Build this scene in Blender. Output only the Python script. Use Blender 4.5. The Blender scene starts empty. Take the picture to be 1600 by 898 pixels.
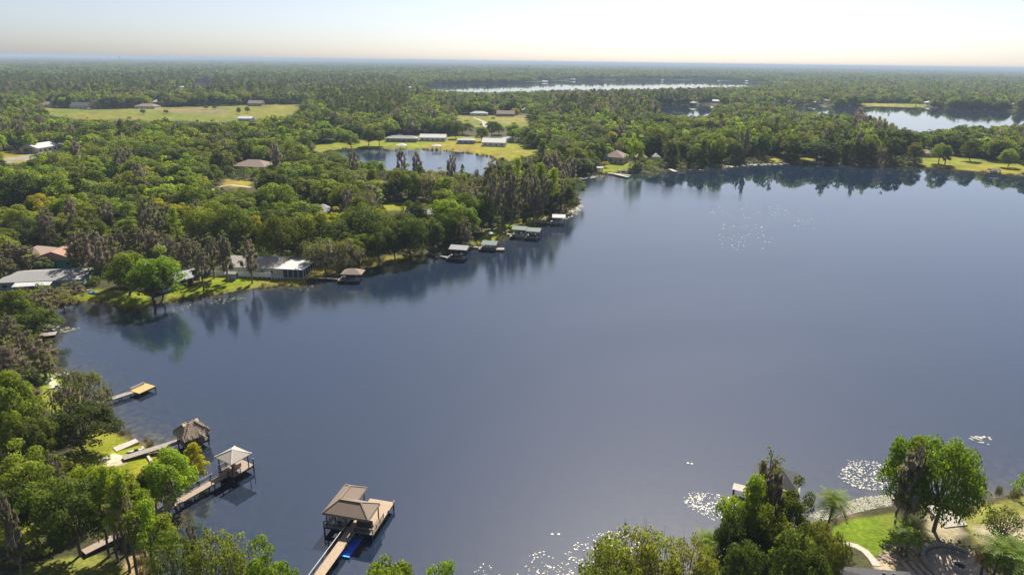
import bpy, math, random
import numpy as np
from mathutils import Vector, Matrix
sc = bpy.context.scene
C = sc.collection
rad = math.radians
# ------------------------------------------------------------------ camera
FPX, H, PITCH, ROLL = 1067.0, 70.0, rad(18.3), rad(0.75)
_f = np.array([0, math.cos(PITCH), -math.sin(PITCH)])
_r = np.array([1.0, 0, 0]); _u = np.array([0, math.sin(PITCH), math.cos(PITCH)])
_R = _r*math.cos(ROLL)+_u*math.sin(ROLL); _U = -_r*math.sin(ROLL)+_u*math.cos(ROLL)
cam_d = bpy.data.cameras.new('camera'); cam = bpy.data.objects.new('camera', cam_d); C.objects.link(cam)
cam_d.lens = 24.0; cam_d.sensor_width = 36.0; cam_d.clip_start = 0.5; cam_d.clip_end = 120000
m = Matrix.Identity(4)
for i in range(3):
    m[i][0] = _R[i]; m[i][1] = _U[i]; m[i][2] = -_f[i]
m[2][3] = H
cam.matrix_world = m
sc.camera = cam
# ------------------------------------------------------------------ sky, sun, exposure
SUN_AZ, SUN_EL = rad(15), rad(47)
w = bpy.data.worlds.new('World'); sc.world = w; w.use_nodes = True
nt = w.node_tree
sky = nt.nodes.new('ShaderNodeTexSky'); sky.sky_type = 'NISHITA'; sky.sun_disc = False
sky.sun_elevation = SUN_EL; sky.sun_rotation = SUN_AZ
sky.air_density = 0.6; sky.dust_density = 1.15; sky.ozone_density = 1.5; sky.altitude = 50
hs_ = nt.nodes.new('ShaderNodeHueSaturation'); hs_.inputs['Saturation'].default_value = 0.78
nt.links.new(sky.outputs[0], hs_.inputs['Color']); nt.links.new(hs_.outputs[0], nt.nodes['Background'].inputs[0])
nt.nodes['Background'].inputs[1].default_value = 0.062
sl = bpy.data.lights.new('sun', 'SUN'); so = bpy.data.objects.new('sun', sl); C.objects.link(so)
sl.energy = 4.6; sl.angle = rad(0.5); sl.color = (1.0, 0.94, 0.84)
sdir = Vector((math.sin(SUN_AZ)*math.cos(SUN_EL), math.cos(SUN_AZ)*math.cos(SUN_EL), math.sin(SUN_EL)))
so.rotation_euler = (-sdir).to_track_quat('-Z', 'Y').to_euler(); so.location = (0, 0, 300)
sc.view_settings.view_transform = 'Standard'; sc.view_settings.look = 'None'
sc.view_settings.exposure = 1.05; sc.view_settings.gamma = 1.0
cy = sc.cycles
cy.max_bounces = 7; cy.diffuse_bounces = 5; cy.glossy_bounces = 2; cy.transmission_bounces = 4
cy.volume_bounces = 0; cy.transparent_max_bounces = 6; cy.sample_clamp_indirect = 4.0
cy.caustics_reflective = False; cy.caustics_refractive = False
HAZE = 0.00012
# ------------------------------------------------------------------ projection helpers (photograph pixel -> place on the ground)
def ray(px, py):
    px = np.asarray(px, float); py = np.asarray(py, float)
    a = (px-800)/FPX; b = (449-py)/FPX
    return [_f[i]+a*_R[i]+b*_U[i] for i in range(3)]
def P(px, py, z=0.0):
    d = ray(px, py); t = (H-z)/np.maximum(-d[2], 1e-4)
    return d[0]*t, d[1]*t
def Q(X, Y, Z):
    X = np.asarray(X, float); Y = np.asarray(Y, float); Z = np.asarray(Z, float)-H
    wz = Y*_f[1]+Z*_f[2]; wz = np.where(wz < 1, 1, wz)
    return 800+FPX*(X*_R[0]+Y*_R[1]+Z*_R[2])/wz, 449-FPX*(X*_U[0]+Y*_U[1]+Z*_U[2])/wz
def proj_poly(pp, z=0.0):
    a = np.array(pp, float); x, y = P(a[:, 0], a[:, 1], z); return np.stack([x, y], 1)
def inside(poly, X, Y):
    poly = np.asarray(poly, float); r = np.zeros(np.shape(X), bool); n = len(poly)
    for i in range(n):
        x1, y1 = poly[i]; x2, y2 = poly[(i+1) % n]
        if y1 == y2: continue
        c = ((y1 > Y) != (y2 > Y)) & (X < (x2-x1)*(Y-y1)/(y2-y1)+x1); r ^= c
    return r
def sdist(poly, X, Y):                                    # >0 inside
    d = np.full(np.shape(X), 1e12); n = len(poly)
    for i in range(n):
        ax, ay = poly[i]; bx, by = poly[(i+1) % n]; ex, ey = bx-ax, by-ay
        t = np.clip(((X-ax)*ex+(Y-ay)*ey)/(ex*ex+ey*ey+1e-9), 0, 1)
        d = np.minimum(d, (X-ax-t*ex)**2+(Y-ay-t*ey)**2)
    d = np.sqrt(d); return np.where(inside(poly, X, Y), d, -d)
def vnoise(X, Y, s, seed=0):
    X = np.asarray(X, float)/s+seed*17.31; Y = np.asarray(Y, float)/s-seed*9.77
    xi = np.floor(X); yi = np.floor(Y); fx = X-xi; fy = Y-yi; fx = fx*fx*(3-2*fx); fy = fy*fy*(3-2*fy)
    def h(a, b):
        v = np.sin(a*127.1+b*311.7+seed*3.3)*43758.5453; return v-np.floor(v)
    return (h(xi, yi)*(1-fx)+h(xi+1, yi)*fx)*(1-fy)+(h(xi, yi+1)*(1-fx)+h(xi+1, yi+1)*fx)*fy
# ------------------------------------------------------------------ shorelines (traced in the photograph, laid on the water plane)
LAKE = [(225,930),(228,880),(236,845),(238,820),(232,800),(246,778),(262,750),(264,735),(262,716),(240,702),(222,690),(205,684),(184,672),(160,655),
 (140,630),(128,610),(116,598),(104,586),(86,580),(70,573),(66,558),(66,535),(64,520),(70,500),(80,484),(90,476),(102,473),(135,471),(158,470),(178,480),
 (210,484),(250,473),(300,466),(350,458),(400,450),(440,446),(468,447),(482,440),(500,433),(530,424),(560,420),(592,415),(640,404),(680,395),(702,389),(742,384),
 (770,377),(800,366),(830,354),(846,347),(872,337),(888,328),(904,318),(899,304),(890,292),(880,282),(868,276),(880,272),(905,274),(942,271),(978,270),(1010,271),
 (1030,268),(1050,265),(1100,261),(1150,257),(1200,254),(1250,254),(1300,256),(1350,259),(1400,261),(1446,261),(1480,264),(1520,267),(1560,271),(1600,276),
 (1800,292),(2200,330),(2500,450),(2400,650),(2000,740),(1700,760),(1600,770),(1560,776),(1530,784),(1500,788),(1440,787),(1400,790),(1370,793),(1340,800),
 (1310,808),(1285,812),(1250,822),(1200,842),(1150,856),(1120,862),(1095,880),(1060,925),(960,960),(800,1000),(600,1040),(350,1030),(250,980)]
POND = [(505,238),(540,232),(620,233),(680,234),(722,238),(768,245),(782,256),(770,280),(700,287),(620,284),(555,272),(515,256)]
LAKE2 = [(1180,163),(1240,165),(1300,167),(1400,167),(1500,171),(1600,175),(1900,184),(1900,230),(1600,214),(1500,212),(1440,218),(1400,216),(1350,198),(1300,188),(1240,182),(1180,178),(1110,183),(1030,184),(1015,172),(1030,166),(1110,166)]
LAKE3 = [(640,141),(680,132),(730,131),(800,130),(850,127.5),(900,126),(1000,125),(1100,125.5),(1180,128),(1210,134),(1150,146),(1000,150),(880,153),(760,155),(680,152)]
LAKE4 = [(300,127),(330,126),(338,132),(322,138),(305,136)]
WATER = [proj_poly(p) for p in (LAKE, POND, LAKE2, LAKE3, LAKE4)]
def sd_water(X, Y):
    s = np.full(np.shape(X), -1e9)
    for w_ in WATER: s = np.maximum(s, sdist(w_, X, Y))
    return s
def land_h(X, Y, s=None):
    if s is None: s = sd_water(np.asarray(X, float), np.asarray(Y, float))
    d = -s
    return np.where(d > 0, 1.5*(1-np.exp(-np.maximum(d, 0)/9))+np.clip(d/30, 0, 1)*0.5*(vnoise(X, Y, 40, 2)-0.5), np.maximum(d*0.3, -3))
def G(px, py):                                            # ground point (x, y, z) seen at a pixel
    z = 0.0
    for _ in range(3):
        x, y = P(px, py, z); z = float(max(0, land_h(np.array([x]), np.array([y]))[0]))
    return float(x), float(y), z
def px_len(px, py, n, z=0):                               # metres spanned by n pixels sideways at that place
    x, y = P(px, py, z); return n/FPX*float(math.hypot(y, H-z))
def height_to(px_top, x, y, z0):                          # z at which the vertical over (x, y) reaches picture row px_top
    lo, hi = 0.0, 69.0
    for _ in range(40):
        mid = (lo+hi)/2
        if Q(x, y, mid)[1] > px_top: lo = mid
        else: hi = mid
    return lo-z0
# ------------------------------------------------------------------ materials
MATS = {}
def nodes_of(name):
    mt = bpy.data.materials.new(name); mt.use_nodes = True; MATS[name] = mt
    t = mt.node_tree; return mt, t, t.nodes, t.links, t.nodes['Principled BSDF']
def noise_mat(name, c1, c2, scale=1.0, rough=0.8, bump=0.0, detail=4, stretch=(1, 1, 1), spec=0.3, metal=0.0, coord='Object', bscale=None):
    mt, t, N, L, b = nodes_of(name)
    tc = N.new('ShaderNodeTexCoord'); mp = N.new('ShaderNodeMapping'); mp.inputs['Scale'].default_value = stretch
    L.new(tc.outputs[coord], mp.inputs[0]); n = N.new('ShaderNodeTexNoise'); n.inputs['Scale'].default_value = scale; n.inputs['Detail'].default_value = detail
    L.new(mp.outputs[0], n.inputs['Vector'])
    cr = N.new('ShaderNodeValToRGB'); cr.color_ramp.elements[0].position = 0.3; cr.color_ramp.elements[1].position = 0.7
    cr.color_ramp.elements[0].color = (*c1, 1); cr.color_ramp.elements[1].color = (*c2, 1)
    L.new(n.outputs['Fac'], cr.inputs[0]); L.new(cr.outputs[0], b.inputs['Base Color'])
    b.inputs['Roughness'].default_value = rough; b.inputs['Metallic'].default_value = metal
    b.inputs['Specular IOR Level'].default_value = spec
    if bump:
        n2 = N.new('ShaderNodeTexNoise'); n2.inputs['Scale'].default_value = bscale or scale*3; L.new(mp.outputs[0], n2.inputs['Vector'])
        bp = N.new('ShaderNodeBump'); bp.inputs['Strength'].default_value = bump; bp.inputs['Distance'].default_value = 0.05
        L.new(n2.outputs['Fac'], bp.inputs['Height']); L.new(bp.outputs[0], b.inputs['Normal'])
    return mt
def leaf_mat(name, ca, cb, trans=0.35, rnd=0.25, rough=0.5, tcol=None, spec=0.35):
    """leaf colour varies from leaf to leaf (tint attribute) and from tree to tree (random per object)"""
    mt, t, N, L, b = nodes_of(name)
    at = N.new('ShaderNodeAttribute'); at.attribute_name = 'tint'
    mx = N.new('ShaderNodeMix'); mx.data_type = 'RGBA'
    L.new(at.outputs['Fac'], mx.inputs[0]); mx.inputs[6].default_value = (*ca, 1); mx.inputs[7].default_value = (*cb, 1)
    oi = N.new('ShaderNodeObjectInfo'); hs = N.new('ShaderNodeHueSaturation')
    mr = N.new('ShaderNodeMapRange'); mr.inputs['To Min'].default_value = 1-rnd; mr.inputs['To Max'].default_value = 1+rnd*1.3
    L.new(oi.outputs['Random'], mr.inputs['Value']); L.new(mr.outputs[0], hs.inputs['Value'])
    m2 = N.new('ShaderNodeMath'); m2.operation = 'MULTIPLY_ADD'; m2.inputs[1].default_value = 7.31; m2.inputs[2].default_value = 0.13
    m3 = N.new('ShaderNodeMath'); m3.operation = 'FRACT'; L.new(oi.outputs['Random'], m2.inputs[0]); L.new(m2.outputs[0], m3.inputs[0])
    m4 = N.new('ShaderNodeMapRange'); m4.inputs['To Min'].default_value = 0.470; m4.inputs['To Max'].default_value = 0.505
    L.new(m3.outputs[0], m4.inputs['Value']); L.new(m4.outputs[0], hs.inputs['Hue'])
    L.new(mx.outputs[2], hs.inputs['Color']); L.new(hs.outputs[0], b.inputs['Base Color'])
    b.inputs['Roughness'].default_value = rough; b.inputs['Specular IOR Level'].default_value = spec
    tr = N.new('ShaderNodeBsdfTranslucent')
    if tcol:
        mm = N.new('ShaderNodeMix'); mm.data_type = 'RGBA'; mm.blend_type = 'MULTIPLY'; mm.inputs[0].default_value = 1
        L.new(hs.outputs[0], mm.inputs[6]); mm.inputs[7].default_value = (*tcol, 1); L.new(mm.outputs[2], tr.inputs[0])
    else: L.new(hs.outputs[0], tr.inputs[0])
    ms = N.new('ShaderNodeMixShader'); ms.inputs[0].default_value = trans
    L.new(b.outputs[0], ms.inputs[1]); L.new(tr.outputs[0], ms.inputs[2]); L.new(ms.outputs[0], N['Material Output'].inputs['Surface'])
    return mt
YT = (1.4, 1.55, 0.4)
leaf_mat('oak_leaf', (0.066,0.097,0.013), (0.195,0.230,0.024), 0.50, 0.34, tcol=YT, rough=.65, spec=.14)
leaf_mat('dark_leaf', (0.035,0.057,0.012), (0.112,0.142,0.021), 0.50, 0.34, tcol=YT, rough=.65, spec=.14)
leaf_mat('bright_leaf', (0.100,0.165,0.009), (0.260,0.342,0.019), 0.50, 0.2, tcol=YT, rough=.6, spec=.16)
leaf_mat('yellow_leaf', (0.26,0.28,0.006), (0.50,0.47,0.010), 0.45, 0.12, tcol=(1.2,1.2,0.4), spec=.1)
leaf_mat('olive_leaf', (0.083,0.106,0.019), (0.206,0.236,0.035), 0.40, 0.22, tcol=(1.3,1.4,0.4), rough=.7, spec=.1)
leaf_mat('cypress_leaf', (0.112,0.165,0.012), (0.260,0.330,0.021), 0.50, 0.22, tcol=YT, rough=.65, spec=.12)
leaf_mat('pine_leaf', (0.053,0.073,0.017), (0.130,0.153,0.033), 0.3, 0.25, tcol=YT, rough=.7, spec=.1)
leaf_mat('fresh_leaf', (0.065,0.108,0.010), (0.175,0.235,0.017), 0.50, 0.15, tcol=YT, rough=.65, spec=.14)
leaf_mat('willow_leaf', (0.12,0.145,0.018), (0.27,0.28,0.045), 0.50, 0.15, tcol=YT, rough=.65, spec=.12)
leaf_mat('moss', (0.19,0.158,0.120), (0.42,0.350,0.275), 0.45, 0.2, rough=0.9, spec=0.05)
leaf_mat('palm_leaf', (0.06,0.115,0.012), (0.17,0.24,0.022), 0.32, 0.15, rough=0.55, tcol=YT, spec=0.12)
leaf_mat('dry_frond', (0.30,0.19,0.05), (0.45,0.28,0.07), 0.3, 0.1)
leaf_mat('reed', (0.118,0.106,0.035), (0.248,0.236,0.059), 0.3, 0.25)
leaf_mat('shrub_leaf', (0.047,0.077,0.017), (0.130,0.177,0.031), 0.30, 0.35, tcol=YT, spec=.1)
noise_mat('bark', (0.05,0.042,0.034), (0.15,0.125,0.10), 3, 0.9, 0.4, stretch=(1,1,.2))
noise_mat('pale_bark', (0.13,0.11,0.09), (0.27,0.24,0.20), 3, 0.9, 0.4, stretch=(1,1,.2))
noise_mat('weathered_plank', (0.20,0.175,0.15), (0.36,0.32,0.27), 6, 0.85, 0.2, stretch=(.4,2,1))
noise_mat('tan_plank', (0.30,0.22,0.15), (0.45,0.34,0.235), 5, 0.8, 0.2, stretch=(.4,2,1))
noise_mat('brown_plank', (0.24,0.18,0.14), (0.38,0.30,0.24), 6, 0.8, 0.2, stretch=(.4,2,1))
noise_mat('golden_plank', (0.36,0.26,0.10), (0.52,0.38,0.16), 6, 0.8, 0.2, stretch=(.4,2,1))
noise_mat('dark_wood', (0.045,0.035,0.028), (0.10,0.08,0.065), 5, 0.85, 0.2)
noise_mat('tan_shingle', (0.17,0.13,0.10), (0.26,0.20,0.155), 9, 0.9, 0.5, bscale=18)
noise_mat('cream_shingle', (0.27,0.24,0.205), (0.37,0.33,0.28), 7, 0.85, 0.4, bscale=18)
noise_mat('brown_shingle', (0.17,0.125,0.10), (0.27,0.20,0.165), 6, 0.9, 0.5, bscale=15)
noise_mat('grey_shingle', (0.19,0.185,0.18), (0.28,0.27,0.26), 5, 0.85, 0.4, bscale=15)
noise_mat('slate_shingle', (0.05,0.05,0.053), (0.085,0.085,0.09), 5, 0.95, 0.4, bscale=15, spec=0.1)
noise_mat('pale_shingle', (0.27,0.245,0.21), (0.37,0.34,0.30), 3, 0.9, 0.4, bscale=15)
noise_mat('dark_shingle', (0.05,0.05,0.055), (0.10,0.10,0.105), 5, 0.85, 0.4, bscale=15)
noise_mat('red_shingle', (0.28,0.16,0.11), (0.37,0.23,0.17), 4, 0.85, 0.4, bscale=15)
noise_mat('green_metal', (0.11,0.15,0.13), (0.16,0.20,0.175), 3, 0.7, spec=0.2)
noise_mat('grey_metal', (0.20,0.205,0.215), (0.30,0.305,0.31), 2, 0.7, spec=0.2)
noise_mat('white_metal', (0.36,0.355,0.345), (0.50,0.49,0.475), 1, 0.7, spec=0.2)
noise_mat('white_vinyl', (0.74,0.75,0.76), (0.82,0.82,0.82), 1, 0.5)
noise_mat('cream_siding', (0.56,0.58,0.45), (0.64,0.65,0.52), 1, 0.7)
noise_mat('white_siding', (0.60,0.60,0.58), (0.72,0.72,0.70), 1, 0.7)
noise_mat('teal_siding', (0.05,0.19,0.16), (0.07,0.25,0.21), 1, 0.7)
noise_mat('blue_siding', (0.22,0.30,0.34), (0.30,0.38,0.42), 1, 0.7)
noise_mat('grey_siding', (0.26,0.29,0.30), (0.34,0.37,0.38), 1.5, 0.7, stretch=(4,4,1))
noise_mat('tan_siding', (0.34,0.29,0.22), (0.44,0.38,0.30), 1, 0.8)
noise_mat('window_glass', (0.012,0.018,0.025), (0.02,0.03,0.04), 1, 0.08, spec=0.6)
noise_mat('screen_mesh', (0.03,0.045,0.05), (0.05,0.07,0.075), 3, 0.6)
noise_mat('thatch', (0.20,0.15,0.105), (0.55,0.43,0.31), 7, 0.95, 0.8, stretch=(3,3,.6))
noise_mat('boat_white', (0.68,0.68,0.68), (0.78,0.78,0.78), 1, 0.25, spec=0.5)
noise_mat('boat_dark', (0.02,0.025,0.035), (0.04,0.045,0.06), 1, 0.3, spec=0.5)
noise_mat('seat_vinyl', (0.45,0.42,0.38), (0.6,0.57,0.52), 2, 0.5)
noise_mat('blue_mat', (0.008,0.07,0.55), (0.015,0.13,0.80), 2, 0.35, spec=0.5)
noise_mat('light_blue_trim', (0.05,0.35,0.70), (0.08,0.45,0.8), 2, 0.4)
noise_mat('red_plastic', (0.35,0.02,0.03), (0.5,0.04,0.06), 2, 0.35)
noise_mat('concrete', (0.27,0.24,0.20), (0.39,0.35,0.30), 2, 0.9, 0.3)
noise_mat('pale_concrete', (0.35,0.31,0.26), (0.48,0.43,0.36), 2, 0.9, 0.3)
noise_mat('patio_stone', (0.36,0.27,0.22), (0.52,0.41,0.34), 3, 0.9, 0.3)
noise_mat('rock', (0.20,0.15,0.12), (0.50,0.39,0.31), 4, 0.95, 0.6)
noise_mat('soot', (0.015,0.013,0.012), (0.03,0.028,0.025), 4, 0.95)
noise_mat('asphalt', (0.16,0.15,0.145), (0.24,0.23,0.22), 3, 0.9)
noise_mat('dark_metal', (0.02,0.02,0.022), (0.04,0.04,0.045), 3, 0.5)
def lily_material(name, c0, c1, rg_):
    mt, t, N, L, b = nodes_of(name)
    at = N.new('ShaderNodeAttribute'); at.attribute_name = 'tint'
    cr = N.new('ShaderNodeValToRGB'); cr.color_ramp.elements[0].color = (*c0,1); cr.color_ramp.elements[1].color = (*c1,1)
    L.new(at.outputs['Fac'], cr.inputs[0]); L.new(cr.outputs[0], b.inputs['Base Color'])
    b.inputs['Roughness'].default_value = rg_; b.inputs['Specular IOR Level'].default_value = 0.45
lily_material('lily_pad', (0.11,0.13,0.05), (0.50,0.45,0.37), .42)
lily_material('dull_lily_pad', (0.07,0.085,0.03), (0.34,0.31,0.20), .6)
def ground_material():
    mt, t, N, L, b = nodes_of('ground_cover')
    at = N.new('ShaderNodeAttribute'); at.attribute_name = 'cover'
    tc = N.new('ShaderNodeNewGeometry')
    n1 = N.new('ShaderNodeTexNoise'); n1.inputs['Scale'].default_value = 0.12; n1.inputs['Detail'].default_value = 8; n1.inputs['Roughness'].default_value = 0.65
    n2 = N.new('ShaderNodeTexNoise'); n2.inputs['Scale'].default_value = 1.6; n2.inputs['Detail'].default_value = 5
    for n in (n1, n2): L.new(tc.outputs['Position'], n.inputs['Vector'])
    ad = N.new('ShaderNodeMath'); ad.operation = 'ADD'; L.new(n1.outputs['Fac'], ad.inputs[0]); L.new(n2.outputs['Fac'], ad.inputs[1])
    mr = N.new('ShaderNodeMapRange'); mr.inputs['From Min'].default_value = 0.7; mr.inputs['From Max'].default_value = 1.3
    mr.inputs['To Min'].default_value = 0.62; mr.inputs['To Max'].default_value = 1.38; L.new(ad.outputs[0], mr.inputs['Value'])
    vm = N.new('ShaderNodeVectorMath'); vm.operation = 'SCALE'; L.new(at.outputs['Color'], vm.inputs[0]); L.new(mr.outputs[0], vm.inputs['Scale'])
    L.new(vm.outputs[0], b.inputs['Base Color']); b.inputs['Roughness'].default_value = 0.95; b.inputs['Specular IOR Level'].default_value = 0.1
    bp = N.new('ShaderNodeBump'); bp.inputs['Strength'].default_value = 0.7; bp.inputs['Distance'].default_value = 0.25
    L.new(n2.outputs['Fac'], bp.inputs['Height']); L.new(bp.outputs[0], b.inputs['Normal'])
ground_material()
def water_material():
    mt, t, N, L, b = nodes_of('lake_water')
    at = N.new('ShaderNodeAttribute'); at.attribute_name = 'wet'          # R = shallows plus painted brown bank reflection, G = wind ruffle
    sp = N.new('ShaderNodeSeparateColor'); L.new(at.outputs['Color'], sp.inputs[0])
    geo = N.new('ShaderNodeNewGeometry')
    nz = N.new('ShaderNodeTexNoise'); nz.inputs['Scale'].default_value = 0.7; nz.inputs['Detail'].default_value = 5; L.new(geo.outputs['Position'], nz.inputs['Vector'])
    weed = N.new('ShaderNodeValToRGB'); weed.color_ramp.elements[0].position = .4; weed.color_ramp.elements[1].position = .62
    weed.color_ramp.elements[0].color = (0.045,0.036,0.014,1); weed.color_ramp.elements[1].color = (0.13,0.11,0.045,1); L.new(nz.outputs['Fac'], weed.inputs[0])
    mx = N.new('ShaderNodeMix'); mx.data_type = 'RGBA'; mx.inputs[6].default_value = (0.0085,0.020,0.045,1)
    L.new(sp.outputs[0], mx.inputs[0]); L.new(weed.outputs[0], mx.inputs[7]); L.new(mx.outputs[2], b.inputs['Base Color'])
    b.inputs['IOR'].default_value = 2.3; b.inputs['Specular IOR Level'].default_value = 0.5
    mr = N.new('ShaderNodeMapRange'); mr.inputs['To Min'].default_value = 0.015; mr.inputs['To Max'].default_value = 0.10
    L.new(sp.outputs[1], mr.inputs['Value']); L.new(mr.outputs[0], b.inputs['Roughness'])
    w1 = N.new('ShaderNodeTexNoise'); w1.inputs['Scale'].default_value = 1.1; w1.inputs['Detail'].default_value = 4
    mp = N.new('ShaderNodeMapping'); mp.inputs['Scale'].default_value = (0.55, 1.3, 1); mp.inputs['Rotation'].default_value = (0, 0, 0.35)
    L.new(geo.outputs['Position'], mp.inputs[0]); L.new(mp.outputs[0], w1.inputs['Vector'])
    ms = N.new('ShaderNodeMapRange'); ms.inputs['To Min'].default_value = 0.015; ms.inputs['To Max'].default_value = 0.30; L.new(sp.outputs[1], ms.inputs['Value'])
    bp = N.new('ShaderNodeBump'); bp.inputs['Distance'].default_value = 0.12; L.new(ms.outputs[0], bp.inputs['Strength'])
    L.new(w1.outputs['Fac'], bp.inputs['Height']); L.new(bp.outputs[0], b.inputs['Normal'])
water_material()
M = MATS
# ------------------------------------------------------------------ object helpers
def tag(o, label=None, cat=None, group=None, kind=None):
    if label: o['label'] = label
    if cat: o['category'] = cat
    if group: o['group'] = group
    if kind: o['kind'] = kind
    return o
def thing(name, label, cat, loc=(0,0,0), rz=0.0, group=None):
    o = bpy.data.objects.new(name, None); C.objects.link(o); o.location = loc; o.rotation_euler = (0, 0, rz)
    o.empty_display_size = 0.5
    return tag(o, label, cat, group)
KIDS = {}
def link_child(o, parent):
    o.parent = parent; KIDS.setdefault(parent.name, []).append(o)
def copy_tree(o, parent=None):
    c = o.copy(); C.objects.link(c)
    if parent is not None: link_child(c, parent)
    for ch in KIDS.get(o.name, []): copy_tree(ch, c)
    return c
def mesh_np(name, V, F4, mats, mi=None, tint=None, smooth=False):
    """F4: list/array of polygons (all same length or python lists)"""
    me = bpy.data.meshes.new(name)
    if isinstance(F4, np.ndarray):
        n, k = F4.shape
        me.vertices.add(len(V)); me.vertices.foreach_set('co', np.asarray(V, np.float32).ravel())
        me.loops.add(n*k); me.loops.foreach_set('vertex_index', F4.astype(np.int32).ravel())
        me.polygons.add(n); me.polygons.foreach_set('loop_start', np.arange(n, dtype=np.int32)*k)
        me.update(calc_edges=True)
    else: me.from_pydata([tuple(v) for v in V], [], F4)
    for m_ in mats: me.materials.append(m_)
    if mi is not None: me.polygons.foreach_set('material_index', np.asarray(mi, np.int32))
    if tint is not None:
        a = me.attributes.new('tint', 'FLOAT', 'FACE'); a.data.foreach_set('value', np.asarray(tint, np.float32))
    if smooth: me.polygons.foreach_set('use_smooth', np.ones(len(me.polygons), bool))
    me.update(); return me
class MB:
    def __init__(s): s.v = []; s.f = []
    def add(s, v, f):
        o = len(s.v); s.v += [tuple(p) for p in v]; s.f += [tuple(i+o for i in q) for q in f]; return s
    def box(s, x0, x1, y0, y1, z0, z1):
        return s.add([(x0,y0,z0),(x1,y0,z0),(x1,y1,z0),(x0,y1,z0),(x0,y0,z1),(x1,y0,z1),(x1,y1,z1),(x0,y1,z1)],
                     [(0,3,2,1),(4,5,6,7),(0,1,5,4),(1,2,6,5),(2,3,7,6),(3,0,4,7)])
    def bar(s, a, b, wd, ht):
        a = Vector(a); b = Vector(b); d = (b-a).normalized(); up = Vector((0,0,1)) if abs(d.z) < .95 else Vector((1,0,0))
        sx = d.cross(up).normalized()*wd/2; sz = sx.cross(d).normalized()*ht/2; vs = []
        for p in (a, b): vs += [p-sx-sz, p+sx-sz, p+sx+sz, p-sx+sz]
        return s.add(vs, [(0,3,2,1),(4,5,6,7),(0,1,5,4),(1,2,6,5),(2,3,7,6),(3,0,4,7)])
    def tube(s, pts, rs, n=6, cap=True):
        pts = [Vector(p) for p in pts]; rings = []; o = len(s.v)
        for i, p in enumerate(pts):
            d = (pts[min(i+1, len(pts)-1)]-pts[max(i-1, 0)]).normalized()
            a = d.orthogonal().normalized(); 
            if abs(d.z) > .5: a = (Vector((1,0,0))-d*d.x).normalized()
            b = d.cross(a)
            s.v += [tuple(p+(a*math.cos(k*6.28318/n)+b*math.sin(k*6.28318/n))*rs[i]) for k in range(n)]
        for i in range(len(pts)-1):
            for k in range(n): s.f.append((o+i*n+k, o+i*n+(k+1) % n, o+(i+1)*n+(k+1) % n, o+(i+1)*n+k))
        if cap: s.f.append(tuple(o+k for k in range(n))[::-1]); s.f.append(tuple(o+(len(pts)-1)*n+k for k in range(n)))
        return s
    def prism(s, poly, z0, z1):
        n = len(poly); a = sum(poly[i][0]*poly[(i+1) % n][1]-poly[(i+1) % n][0]*poly[i][1] for i in range(n))
        if a < 0: poly = poly[::-1]
        return s.add([(x,y,z0) for x,y in poly]+[(x,y,z1) for x,y in poly],
                     [tuple(range(n))[::-1], tuple(range(n, 2*n))]+[(i,(i+1) % n,n+(i+1) % n,n+i) for i in range(n)])
    def hip(s, x0, x1, y0, y1, z, h, t=0.15, gable=False, axis=None):
        """pitched roof as a solid slab t thick at the eaves; ridge along the longer side"""
        lx, ly = x1-x0, y1-y0; ax = axis or ('x' if lx >= ly else 'y')
        if ax == 'x': k = 0 if gable else min(lx/2, ly/2); r = [(x0+k,(y0+y1)/2),(x1-k,(y0+y1)/2)]
        else: k = 0 if gable else min(lx/2, ly/2); r = [((x0+x1)/2,y0+k),((x0+x1)/2,y1-k)]
        v = [(x0,y0,z),(x1,y0,z),(x1,y1,z),(x0,y1,z),(x0,y0,z+t),(x1,y0,z+t),(x1,y1,z+t),(x0,y1,z+t),(r[0][0],r[0][1],z+t+h),(r[1][0],r[1][1],z+t+h)]
        f = [(0,3,2,1),(0,1,5,4),(1,2,6,5),(2,3,7,6),(3,0,4,7)]
        f += [(4,5,9,8),(5,6,9),(6,7,8,9),(7,4,8)] if ax == 'x' else [(4,5,8),(5,6,9,8),(6,7,9),(7,4,8,9)]
        return s.add(v, f)
    def build(s, name, mat, parent=None, label=None, kind=None, smooth=False):
        me = mesh_np(name, s.v, s.f, [mat], smooth=smooth); o = bpy.data.objects.new(name, me); C.objects.link(o)
        if parent is not None: link_child(o, parent)
        if label: o['label'] = label
        if kind: o['kind'] = kind
        return o
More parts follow.
